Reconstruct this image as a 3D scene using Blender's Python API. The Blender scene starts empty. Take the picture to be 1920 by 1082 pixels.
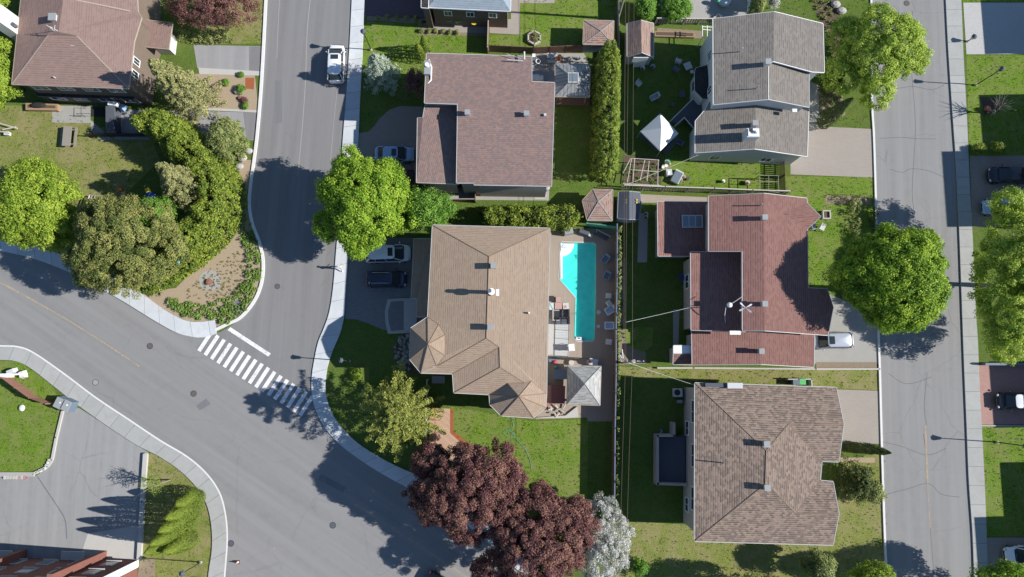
import bpy, math, random
import numpy as np
from mathutils import Vector, Matrix
from mathutils.geometry import tessellate_polygon
R=math.radians; S=bpy.context.scene; COL=S.collection
# ---------------- camera, sky, sun ----------------
CH,F_PX,TILT=80.0,1360.0,math.atan(164/1360)
cam=bpy.data.objects.new('camera',bpy.data.cameras.new('camera')); COL.objects.link(cam)
cam.location=(0,0,CH); cam.rotation_euler=(TILT,0,0)
cam.data.sensor_width=36; cam.data.lens=36*F_PX/1920; cam.data.clip_end=2000; S.camera=cam
SUN_EL,SUN_AZ=R(34),R(-4)
sv=Vector((math.cos(SUN_EL)*math.cos(SUN_AZ),math.cos(SUN_EL)*math.sin(SUN_AZ),math.sin(SUN_EL)))
W=bpy.data.worlds.new('World'); S.world=W; W.use_nodes=True
nt=W.node_tree; bg=nt.nodes['Background']; sky=nt.nodes.new('ShaderNodeTexSky'); sky.sky_type='NISHITA'
sky.sun_disc=False; sky.sun_elevation=SUN_EL; sky.sun_rotation=R(90)-SUN_AZ; sky.air_density=1.0; sky.dust_density=0.0; sky.ozone_density=4.0
nt.links.new(sky.outputs[0],bg.inputs[0]); bg.inputs[1].default_value=0.093
sl=bpy.data.lights.new('sun','SUN'); sl.energy=5.0; sl.angle=R(0.5); sl.color=(1,0.965,0.92)
so=bpy.data.objects.new('sun',sl); COL.objects.link(so); so.rotation_euler=(-sv).to_track_quat('-Z','Y').to_euler()
S.view_settings.view_transform='Standard'; S.view_settings.look='None'; S.view_settings.exposure=0.5; S.view_settings.gamma=1
S.cycles.max_bounces=6; S.cycles.transparent_max_bounces=8; S.cycles.use_adaptive_sampling=True
# ---------------- measuring helpers (photo pixel + height -> place in the world) ----------------
_c,_s=math.cos(TILT),math.sin(TILT)
def P(px,py,h=0.0):
    a,b=px-960,541-py
    dx,dy,dz=a,_s*F_PX+_c*b,-_c*F_PX+_s*b
    t=(CH-h)/-dz
    return Vector((dx*t,dy*t,h))
def PM(py): # metres per pixel near a row
    return (P(961,py)-P(960,py)).x
rng=np.random.default_rng(7); random.seed(7)
def smooth(pts,n=6,closed=False):
    out=[];L=len(pts)
    rg=range(L if closed else L-1)
    for i in rg:
        g=lambda k: pts[k%L] if closed else pts[max(0,min(L-1,k))]
        p0,p1,p2,p3=[np.array(g(i+k),float) for k in (-1,0,1,2)]
        for j in range(n):
            t=j/n
            out.append(tuple(.5*((2*p1)+(p2-p0)*t+(2*p0-5*p1+4*p2-p3)*t*t+(3*p1-p0-3*p2+p3)*t**3)))
    if not closed: out.append(tuple(pts[-1]))
    return out
# ---------------- materials ----------------
def hexc(r,g,b): # 0-255 sRGB -> linear
    f=lambda v:(v/255/12.92) if v<=10 else ((v/255+.055)/1.055)**2.4
    return (f(r),f(g),f(b),1)
class MT:
    def __init__(s,name):
        s.m=bpy.data.materials.new(name); s.m.use_nodes=True; s.t=s.m.node_tree; s.b=s.t.nodes['Principled BSDF']
        s.out=s.t.nodes['Material Output']
    def n(s,k,**kw):
        nd=s.t.nodes.new(k)
        for a,v in kw.items(): setattr(nd,a,v)
        return nd
    def l(s,a,b): s.t.links.new(a,b)
    def coord(s,which='Object',scale=None):
        tc=s.n('ShaderNodeTexCoord'); 
        if scale is None: return tc.outputs[which]
        mp=s.n('ShaderNodeMapping'); mp.inputs['Scale'].default_value=scale; s.l(tc.outputs[which],mp.inputs[0]); return mp.outputs[0]
    def world(s):
        g=s.n('ShaderNodeNewGeometry'); return g.outputs['Position']
    def noise(s,vec,scale,detail=4,rough=.55,dist=0):
        n=s.n('ShaderNodeTexNoise'); n.inputs['Scale'].default_value=scale; n.inputs['Detail'].default_value=detail
        n.inputs['Roughness'].default_value=rough; n.inputs['Distortion'].default_value=dist; s.l(vec,n.inputs['Vector']); return n.outputs[0]
    def ramp(s,fac,stops,interp='LINEAR'):
        r=s.n('ShaderNodeValToRGB'); e=r.color_ramp.elements; r.color_ramp.interpolation=interp
        while len(e)<len(stops): e.new(.5)
        for x,(p,c) in zip(e,stops): x.position=p; x.color=c if len(c)==4 else (*c,1)
        s.l(fac,r.inputs[0]); return r.outputs[0]
    def mix(s,fac,a,b,blend='MIX'):
        m=s.n('ShaderNodeMix',data_type='RGBA',blend_type=blend)
        for i,v in ((0,fac),(6,a),(7,b)):
            if isinstance(v,(int,float)): m.inputs[i].default_value=v
            elif isinstance(v,tuple): m.inputs[i].default_value=v if len(v)==4 else (*v,1)
            else: s.l(v,m.inputs[i])
        return m.outputs[2]
    def math(s,op,a,b=None,c=None):
        m=s.n('ShaderNodeMath',operation=op)
        for i,v in enumerate((a,b,c)):
            if v is None: continue
            if isinstance(v,(int,float)): m.inputs[i].default_value=v
            else: s.l(v,m.inputs[i])
        return m.outputs[0]
    def bump(s,h,strength=.3,dist=.02):
        b=s.n('ShaderNodeBump'); b.inputs['Strength'].default_value=strength; b.inputs['Distance'].default_value=dist
        s.l(h,b.inputs['Height']); s.l(b.outputs[0],s.b.inputs['Normal'])
    def col(s,c): s.l(c,s.b.inputs['Base Color']) if not isinstance(c,tuple) else setattr(s.b.inputs['Base Color'],'default_value',c)
    def set(s,rough=.8,spec=.3,metal=0,coat=0):
        s.b.inputs['Roughness'].default_value=rough; s.b.inputs['Specular IOR Level'].default_value=spec
        s.b.inputs['Metallic'].default_value=metal; s.b.inputs['Coat Weight'].default_value=coat; return s.m
G3=lambda c,k:(c[0]*k,c[1]*k,c[2]*k,1)
def plain(name,c,rough=.7,amt=.18,scale=3,spec=.3,metal=0,coat=0,bump=.15):
    m=MT(name); v=m.world(); n=m.noise(v,scale,5,.6); n2=m.noise(v,scale*9,3,.6)
    cc=m.mix(n,G3(c,1-amt),G3(c,1+amt)); cc=m.mix(n2,cc,G3(c,.8)) if amt>.1 else cc
    m.col(cc)
    if bump: m.bump(n2,bump,.02)
    return m.set(rough,spec,metal,coat)
def asphalt(name,c,cracks=0.0,blot=.12,warm=None,rot=0):
    m=MT(name); v=m.world()
    big=m.noise(v,.13,5,.6,.4); mid=m.noise(v,1.1,5,.65); fine=m.noise(v,14,3,.7)
    cc=m.mix(big,G3(c,1-blot),G3(warm or c,1+blot))
    cc=m.mix(m.ramp(mid,[(.3,(0,0,0)),(.75,(1,1,1))]),cc,G3(c,.9))
    cc=m.mix(m.math('MULTIPLY',fine,.35),cc,G3(c,1.25))
    mp=m.n('ShaderNodeMapping'); mp.inputs['Rotation'].default_value=(0,0,R(rot)); mp.inputs['Scale'].default_value=(1,1,1); m.l(v,mp.inputs[0]); mq=m.n('ShaderNodeMapping'); mq.inputs['Scale'].default_value=(1.1,.035,1); m.l(mp.outputs[0],mq.inputs[0])
    st=m.noise(mq.outputs[0],1,4,.6); cc=m.mix(m.math('MULTIPLY',m.ramp(st,[(.36,(0,0,0)),(.64,(1,1,1))]),.9),cc,G3(c,1.2)); stn=m.ramp(m.noise(v,.42,4,.75,1.2),[(.62,(0,0,0)),(.74,(1,1,1))]); cc=m.mix(m.math('MULTIPLY',stn,.35),cc,G3(c,.72))
    if cracks:
        nv=m.n('ShaderNodeTexNoise'); nv.inputs['Scale'].default_value=.5; nv.inputs['Detail'].default_value=6; m.l(v,nv.inputs['Vector'])
        ad=m.n('ShaderNodeVectorMath',operation='MULTIPLY_ADD'); m.l(nv.outputs['Color'],ad.inputs[0]); ad.inputs[1].default_value=(1.3,1.3,0); m.l(v,ad.inputs[2])
        vo=m.n('ShaderNodeTexVoronoi',feature='DISTANCE_TO_EDGE'); vo.inputs['Scale'].default_value=.14; m.l(ad.outputs[0],vo.inputs['Vector'])
        ln=m.ramp(vo.outputs['Distance'],[(0,(1,1,1)),(.0025,(1,1,1)),(.006,(0,0,0))])
        msk=m.ramp(m.noise(v,.25,2),[(.44,(0,0,0)),(.56,(1,1,1))])
        f=m.math('MULTIPLY',m.math('MULTIPLY',ln,msk),cracks); cc=m.mix(f,cc,G3(c,.45))
    m.col(cc); m.bump(fine,.25,.01); return m.set(.9,.2)
def grass(name,a,b,c,dry=None,dryamt=0.0):
    m=MT(name); v=m.world()
    n1=m.noise(v,.35,6,.6,.6); n2=m.noise(v,2.2,6,.7,.5); n3=m.noise(v,11,4,.75)
    cc=m.ramp(n1,[(.3,a),(.52,b),(.72,c)]); cc=m.mix(m.ramp(n2,[(.35,(0,0,0)),(.7,(1,1,1))]),cc,G3(a,.5))
    cc=m.mix(m.ramp(n3,[(.42,(0,0,0)),(.6,(1,1,1))]),cc,G3(b,1.6))
    if dry: cc=m.mix(m.math('MULTIPLY',m.ramp(m.noise(v,.55,5,.7,.8),[(.42,(0,0,0)),(.62,(1,1,1))]),dryamt),cc,dry)
    m.col(cc); m.bump(m.mix(.5,n3,n2),.9,.12); return m.set(.95,.1)
def shingle(name,c1,c2,c3,course=.23,slot=.42,bump=.8,spread=.5,gap=.5):
    m=MT(name); tc=m.n('ShaderNodeTexCoord'); uv=tc.outputs['UV']
    br=m.n('ShaderNodeTexBrick'); br.offset=.5; br.inputs['Scale'].default_value=1; br.inputs['Brick Width'].default_value=slot
    br.inputs['Row Height'].default_value=course; br.inputs['Mortar Size'].default_value=.016; br.inputs['Mortar Smooth'].default_value=.3
    br.inputs['Color1'].default_value=(0,0,0,1); br.inputs['Color2'].default_value=(1,1,1,1); br.inputs['Mortar'].default_value=(.5,.5,.5,1)
    br.inputs['Bias'].default_value=0; m.l(uv,br.inputs['Vector'])
    big=m.noise(uv,.45,4,.6); fine=m.noise(uv,9,4,.7)
    base=m.mix(m.ramp(m.noise(uv,1.9,4,.65),[(.35,(0,0,0)),(.65,(1,1,1))]),c1,c2)
    f=m.math('MULTIPLY',m.ramp(br.outputs['Color'],[(.15,(0,0,0)),(.9,(1,1,1))]),spread)
    cc=m.mix(f,base,c3); cc=m.mix(m.math('MULTIPLY',big,.5),cc,G3(c1,.8))
    cc=m.mix(m.math('MULTIPLY',fine,.35),cc,G3(c2,1.25))
    sx=m.n('ShaderNodeSeparateXYZ'); m.l(uv,sx.inputs[0]); saw=m.math('FRACT',m.math('DIVIDE',sx.outputs[1],course))
    ln=m.math('MULTIPLY',m.ramp(saw,[(0,(1,1,1)),(.22,(1,1,1)),(.36,(0,0,0))]),m.ramp(br.outputs['Color'],[(.15,(0,0,0)),(.75,(1,1,1))])); cc=m.mix(m.math('MULTIPLY',ln,min(1,gap*1.9)),cc,G3(c1,.28)); hgt=m.math('ADD',m.math('MULTIPLY',m.math('SUBTRACT',1,saw),.8),m.math('MULTIPLY',fine,.5));  # shade under each shingle edge painted into the colour, strength by gap
    m.col(cc); m.bump(hgt,bump*1.25,.07); return m.set(.92,.15)
def metalroof(name,c,pitch=.4):
    m=MT(name); tc=m.n('ShaderNodeTexCoord'); sx=m.n('ShaderNodeSeparateXYZ'); m.l(tc.outputs['UV'],sx.inputs[0])
    fr=m.math('FRACT',m.math('DIVIDE',sx.outputs[0],pitch)); ln=m.math('LESS_THAN',fr,.16)
    cc=m.mix(m.noise(tc.outputs['UV'],2,4),G3(c,.85),G3(c,1.15)); m.col(m.mix(ln,cc,G3(c,.45))); m.bump(ln,.5,.03); return m.set(.5,.4,.2)
def pavers(name,a,b,joint,bw=.4,bh=.2,rot=0,uv=False):
    m=MT(name); v=m.world(); mp=m.n('ShaderNodeMapping'); mp.inputs['Rotation'].default_value=(0,0,R(rot)); m.l(v,mp.inputs[0])
    br=m.n('ShaderNodeTexBrick'); br.inputs['Scale'].default_value=1; br.inputs['Brick Width'].default_value=bw; br.inputs['Row Height'].default_value=bh
    br.inputs['Mortar Size'].default_value=.012; br.inputs['Color1'].default_value=a; br.inputs['Color2'].default_value=b; br.inputs['Mortar'].default_value=joint
    m.l(mp.outputs[0],br.inputs['Vector'])
    cc=m.mix(m.math('MULTIPLY',m.noise(v,.5,5,.7),.6),br.outputs['Color'],G3(a,.78)); cc=m.mix(m.math('MULTIPLY',m.noise(v,7,4,.7),.4),cc,G3(b,1.2))
    m.col(cc); m.bump(m.math('SUBTRACT',1,br.outputs['Fac']),.3,.01); return m.set(.9,.2)
def brickwall(name,a,b,joint,bw=.24,bh=.08):
    m=MT(name); v=m.world(); g=m.n('ShaderNodeNewGeometry'); sx=m.n('ShaderNodeSeparateXYZ'); m.l(v,sx.inputs[0])
    cx=m.n('ShaderNodeCombineXYZ'); m.l(m.math('ADD',sx.outputs[0],sx.outputs[1]),cx.inputs[0]); m.l(sx.outputs[2],cx.inputs[1])
    br=m.n('ShaderNodeTexBrick'); br.inputs['Scale'].default_value=1; br.inputs['Brick Width'].default_value=bw; br.inputs['Row Height'].default_value=bh
    br.inputs['Mortar Size'].default_value=.008; br.inputs['Color1'].default_value=a; br.inputs['Color2'].default_value=b; br.inputs['Mortar'].default_value=joint
    m.l(cx.outputs[0],br.inputs['Vector']); m.col(m.mix(m.math('MULTIPLY',m.noise(v,1.2,4),.5),br.outputs['Color'],G3(a,.8))); return m.set(.9,.2)
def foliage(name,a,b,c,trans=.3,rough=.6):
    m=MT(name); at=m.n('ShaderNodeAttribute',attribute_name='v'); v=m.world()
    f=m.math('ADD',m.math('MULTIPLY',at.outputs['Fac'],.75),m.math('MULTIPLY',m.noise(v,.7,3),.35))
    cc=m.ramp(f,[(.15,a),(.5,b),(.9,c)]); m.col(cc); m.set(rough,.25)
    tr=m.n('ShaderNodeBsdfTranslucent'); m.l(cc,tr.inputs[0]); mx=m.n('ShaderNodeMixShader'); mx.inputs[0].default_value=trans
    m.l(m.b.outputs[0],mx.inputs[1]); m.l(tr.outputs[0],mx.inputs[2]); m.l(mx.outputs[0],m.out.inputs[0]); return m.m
def jointed(name,c,step,c2=None,blot=.1):
    m=MT(name); tc=m.n('ShaderNodeTexCoord'); sx=m.n('ShaderNodeSeparateXYZ'); m.l(tc.outputs['UV'],sx.inputs[0]); v=m.world()
    fr=m.math('FRACT',m.math('DIVIDE',sx.outputs[0],step)); ln=m.math('LESS_THAN',fr,.03/step*1.6)
    slab=m.n('ShaderNodeTexWhiteNoise',noise_dimensions='1D'); m.l(m.math('FLOOR',m.math('DIVIDE',sx.outputs[0],step)),slab.inputs['W'])
    cc=m.mix(slab.outputs['Value'],G3(c,1-blot),G3(c2 or c,1+blot*.6)); cc=m.mix(m.math('MULTIPLY',m.ramp(m.noise(v,.9,6,.75,.6),[(.45,(0,0,0)),(.7,(1,1,1))]),.6),cc,G3(c,.74))
    cc=m.mix(m.math('MULTIPLY',m.noise(v,12,3,.7),.3),cc,G3(c,.8)); cc=m.mix(m.math('MULTIPLY',ln,.75),cc,G3(c,.3)); m.col(cc); return m.set(.85,.25)
def worn(name,c,under,bias=0):
    m=MT(name); v=m.world(); n=m.noise(v,6,6,.75); n2=m.noise(v,.8,3,.6)
    f=m.ramp(m.math('ADD',n,m.math('MULTIPLY',n2,.35)),[(.50-.0-bias*.0,(1,1,1)),(.60-bias,(.92,.92,.92)),(.86-bias,(0,0,0))]); m.col(m.mix(m.math('SUBTRACT',1,f),c,under)); return m.set(.8,.2)
M={}
M['road_old']=asphalt('road_old',(.216,.212,.206),.18,.08,(.236,.231,.222),rot=-57); M['road_new']=asphalt('road_new',(.192,.188,.185),.0,.07,rot=3)
M['road_right']=asphalt('road_right',(.225,.222,.217),.3,.07,(.25,.242,.23),rot=2); M['lot']=asphalt('lot',(.25,.25,.245),.3,.09,(.28,.275,.265))
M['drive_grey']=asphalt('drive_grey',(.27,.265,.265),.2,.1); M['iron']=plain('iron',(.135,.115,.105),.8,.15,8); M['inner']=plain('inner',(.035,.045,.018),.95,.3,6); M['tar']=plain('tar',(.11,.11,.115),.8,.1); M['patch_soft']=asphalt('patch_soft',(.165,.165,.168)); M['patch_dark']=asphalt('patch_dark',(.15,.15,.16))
M['walk_white']=jointed('walk_white',(.575,.595,.60),2.0); M['walk_beige']=jointed('walk_beige',(.385,.385,.365),2.0,blot=.06)
M['kerb_white']=plain('kerb_white',(.66,.65,.62),.8,.1); M['kerb_grey']=plain('kerb_grey',(.42,.40,.37),.85,.15)
M['concrete']=plain('concrete',(.36,.35,.32),.9,.18,1.2); M['concrete_light']=plain('concrete_light',(.5,.48,.44),.9,.12,1.2)
M['paint_white']=worn('paint_white',(.8,.8,.79,1),(.3,.3,.3,1),-.06); M['paint_yellow']=worn('paint_yellow',(.60,.38,.15,1),(.25,.24,.22,1),.12)
M['grass']=grass('grass',(.045,.085,.014,1),(.08,.13,.022,1),(.13,.16,.04,1),(.16,.15,.06,1),.35)
M['grass_bright']=grass('grass_bright',(.055,.105,.013,1),(.11,.18,.02,1),(.175,.23,.038,1),(.23,.22,.09,1),.5)
M['grass_dry']=grass('grass_dry',(.09,.12,.025,1),(.16,.18,.045,1),(.22,.22,.075,1),(.28,.24,.12,1),.75)
M['mulch']=plain('mulch',(.40,.31,.21),.95,.3,4,bump=.6); M['gravel']=plain('gravel',(.40,.38,.35),.95,.35,14,bump=.8); M['soil']=plain('soil',(.12,.085,.06),.95,.4,5,bump=.7)
M['dirt']=plain('dirt',(.27,.215,.15),.95,.4,3,bump=.6)
M['paver_beige']=pavers('paver_beige',(.34,.29,.24,1),(.38,.33,.27,1),(.26,.2,.16,1)); M['paver_dark']=pavers('paver_dark',(.19,.19,.19,1),(.24,.235,.23,1),(.07,.07,.075,1))
M['paver_pink']=pavers('paver_pink',(.32,.285,.245,1),(.35,.31,.27,1),(.27,.24,.21,1)); M['paver_red']=pavers('paver_red',(.36,.21,.18,1),(.41,.25,.21,1),(.25,.16,.14,1))
M['paver_purple']=pavers('paver_purple',(.13,.095,.10,1),(.16,.115,.12,1),(.08,.06,.06,1)); M['paver_brown']=pavers('paver_brown',(.28,.235,.20,1),(.32,.27,.23,1),(.15,.12,.10,1))
M['paver_grey']=pavers('paver_grey',(.42,.41,.39,1),(.46,.45,.43,1),(.33,.32,.31,1))
M['deck']=pavers('deck',(.32,.265,.21,1),(.36,.30,.24,1),(.2,.16,.12,1),3.5,.15,90); M['deck_grey']=pavers('deck_grey',(.42,.43,.42,1),(.47,.48,.47,1),(.12,.12,.12,1),4,.28,0)
M['deck_wood']=pavers('deck_wood',(.42,.26,.18,1),(.52,.38,.27,1),(.26,.15,.1,1),4,.16,40)
M['sh_A']=shingle('sh_A',(.25,.17,.145,1),(.285,.195,.165,1),(.22,.15,.13,1),bump=.35,gap=.2,spread=.3)
M['sh_B']=shingle('sh_B',(.215,.172,.160,1),(.315,.185,.145,1),(.15,.132,.135,1),spread=.9,bump=.4,gap=.15,course=.2,slot=.3)
M['sh_C']=shingle('sh_C',(.325,.245,.18,1),(.365,.275,.20,1),(.28,.21,.155,1),bump=.7,gap=.22,spread=.22)
M['sh_D']=shingle('sh_D',(.22,.198,.174,1),(.255,.23,.20,1),(.175,.16,.142,1),bump=.6,gap=.35)
M['sh_E']=shingle('sh_E',(.245,.135,.115,1),(.285,.155,.13,1),(.19,.09,.08,1),bump=.7,gap=.32,spread=.35)
M['sh_F']=shingle('sh_F',(.265,.20,.158,1),(.315,.24,.185,1),(.115,.095,.09,1),spread=.85,bump=.7,gap=.5,course=.22,slot=.32)
M['sh_grey']=shingle('sh_grey',(.36,.36,.345,1),(.44,.44,.42,1),(.26,.26,.25,1),spread=.6,bump=.5); M['ridge_tan']=plain('ridge_tan',(.24,.17,.12),.9,.1); M['sh_dark']=shingle('sh_dark',(.05,.045,.045,1),(.06,.055,.055,1),(.04,.035,.035,1))
M['sh_blue']=shingle('sh_blue',(.24,.29,.33,1),(.27,.32,.36,1),(.21,.25,.29,1),spread=.3,gap=.15,bump=.3); M['sh_pink']=shingle('sh_pink',(.32,.225,.185,1),(.36,.25,.2,1),(.27,.18,.15,1))
M['metal_roof']=metalroof('metal_roof',(.27,.28,.28)); M['brick_red']=brickwall('brick_red',(.20,.075,.058,1),(.25,.095,.072,1),(.24,.16,.13,1))
M['brick_brown']=brickwall('brick_brown',(.17,.13,.10,1),(.21,.16,.125,1),(.14,.12,.10,1)); M['stucco']=plain('stucco',(.42,.38,.34),.9,.1); M['siding']=brickwall('siding',(.56,.58,.58,1),(.58,.6,.6,1),(.4,.42,.42,1),6,.18)
M['stone_white']=plain('stone_white',(.62,.6,.56),.9,.1); M['white']=plain('white',(.78,.78,.76),.5,.04,2,bump=0); M['trim']=plain('trim',(.5,.5,.48),.6,.06,2,bump=0)
M['grey']=plain('grey',(.3,.31,.31),.6,.1); M['grey_light']=plain('grey_light',(.52,.53,.53),.6,.1); M['dark']=plain('dark',(.03,.03,.033),.6,.1,bump=0); M['slate']=plain('slate',(.1,.11,.13),.8,.15)
M['tan_trim']=plain('tan_trim',(.38,.31,.25),.7,.1); M['rust']=plain('rust',(.35,.11,.045),.9,.3,8); M['wood']=plain('wood',(.36,.24,.14),.85,.25,4); M['wood_grey']=plain('wood_grey',(.30,.27,.23),.9,.3,5)
M['wood_pale']=plain('wood_pale',(.55,.50,.43),.9,.2,5); M['fence_brown']=plain('fence_brown',(.20,.12,.085),.9,.3,5); M['fence_red']=plain('fence_red',(.33,.17,.13),.9,.3,7); M['red_rail']=plain('red_rail',(.42,.10,.05),.7,.15)
M['steel']=plain('steel',(.42,.43,.44),.35,.08,4,.5,.8,bump=0); M['glass']=plain('glass',(.03,.04,.05),.08,.05,1,.6,bump=0); M['glass_pale']=plain('glass_pale',(.16,.2,.22),.1,.1,1,.6,bump=0)
M['rubber']=plain('rubber',(.02,.02,.02),.8,.1,bump=0); M['bark']=plain('bark',(.16,.12,.09),.95,.3,6,bump=.6); M['bark_pale']=plain('bark_pale',(.26,.235,.20),.95,.3,6,bump=.6)
for k,c in dict(blue=(.02,.07,.42),red=(.36,.05,.06),green=(.10,.42,.13),yellow=(.75,.55,.05),orange=(.7,.16,.03),teal=(.02,.25,.22),pink=(.42,.27,.24),bluegrey=(.13,.17,.22),cyan=(.10,.45,.62),maroon=(.14,.055,.055),cushion=(.28,.42,.62),hosegreen=(.12,.40,.28),lime=(.3,.5,.1)).items(): M[k]=plain(k,c,.55,.08,3,bump=0)
for k,c in dict(car_white=(.78,.79,.8),car_silver=(.42,.46,.52),car_navy=(.012,.022,.06),car_black=(.012,.013,.016),car_red=(.16,.015,.03),car_blue=(.30,.42,.6),car_grey=(.07,.08,.085)).items(): M[k]=plain(k,c,.3,.02,1,.5,.15 if 'white' not in k else 0,.8,0)
M['f_maple']=foliage('f_maple',(0.0839,0.175,0.014,1),(0.205,0.351,0.025,1),(0.432,0.566,0.065,1),.35); M['f_maple_dark']=foliage('f_maple_dark',(0.0725,0.16,0.014,1),(0.195,0.333,0.025,1),(0.435,0.559,0.055,1),.35)
M['f_lime']=foliage('f_lime',(.11,.20,.018,1),(.26,.37,.035,1),(.46,.56,.08,1),.35); M['f_olive']=foliage('f_olive',(0.06,0.0918,0.02,1),(0.175,0.205,0.05,1),(0.36,0.335,0.11,1),.15)
M['f_cedar']=foliage('f_cedar',(.055,.095,.014,1),(.15,.215,.028,1),(.34,.39,.05,1),.2); M['f_spruce']=foliage('f_spruce',(0.08,0.104,0.04,1),(0.208,0.224,0.088,1),(0.432,0.4,0.16,1),.12)
M['f_spruce_y']=foliage('f_spruce_y',(0.046,0.0676,0.0153,1),(0.166,0.193,0.0382,1),(0.386,0.406,0.085,1),.15); M['f_blue']=foliage('f_blue',(0.0896,0.128,0.096,1),(0.256,0.32,0.243,1),(0.512,0.563,0.422,1),.1)
M['f_purple']=foliage('f_purple',(0.0645,0.0267,0.0305,1),(0.175,0.0757,0.0719,1),(0.368,0.196,0.135,1),.25); M['f_blossom']=foliage('f_blossom',(0.132,0.165,0.066,1),(0.495,0.495,0.418,1),(0.8,0.8,0.8,1),.3)
M['f_shrub']=foliage('f_shrub',(0.08,0.128,0.032,1),(0.224,0.272,0.08,1),(0.416,0.416,0.16,1),.2); M['f_dark']=foliage('f_dark',(0.025,0.0438,0.0125,1),(0.0625,0.0938,0.0225,1),(0.138,0.163,0.0438,1),.15)
M['f_green']=foliage('f_green',(.055,.15,.018,1),(.14,.30,.035,1),(.30,.46,.08,1),.35); M['f_airy']=foliage('f_airy',(0.141,0.248,0.029,1),(0.344,0.475,0.0581,1),(0.607,0.684,0.135,1),.35)
M['f_lawn']=foliage('f_lawn',(.06,.11,.015,1),(.12,.19,.03,1),(.22,.27,.07,1),.3)
M['f_grass']=foliage('f_grass',(.10,.17,.03,1),(.20,.32,.06,1),(.34,.44,.12,1),.3)
def poolmats():
    m=MT('pool_liner'); v=m.world(); n=m.noise(v,1.1,3); vo=m.n('ShaderNodeTexVoronoi',feature='SMOOTH_F1'); vo.inputs['Scale'].default_value=1.6; m.l(v,vo.inputs['Vector']); m.col(m.mix(m.math('MULTIPLY',vo.outputs['Distance'],.8),m.mix(n,(.12,.62,.57,1),(.16,.70,.64,1)),(.22,.84,.78,1))); M['pool_liner']=m.set(.6,.2)  # Voronoi cells lighten the liner colour as painted ripple caustics
    m=MT('pool_water'); t=m.n('ShaderNodeBsdfTransparent'); t.inputs[0].default_value=(.62,.99,.96,1); g=m.n('ShaderNodeBsdfGlossy'); g.inputs['Roughness'].default_value=.03
    fr=m.n('ShaderNodeFresnel'); fr.inputs[0].default_value=1.33; mx=m.n('ShaderNodeMixShader'); b=m.n('ShaderNodeBump'); b.inputs['Strength'].default_value=.15; b.inputs['Distance'].default_value=.05
    m.l(m.noise(m.world(),2.5,3),b.inputs['Height']); m.l(b.outputs[0],g.inputs['Normal']); m.l(b.outputs[0],fr.inputs['Normal'])
    mx.inputs[0].default_value=.04; m.l(t.outputs[0],mx.inputs[1]); m.l(g.outputs[0],mx.inputs[2]); m.l(mx.outputs[0],m.out.inputs[0]); M['pool_water']=m.m
poolmats()
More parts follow.
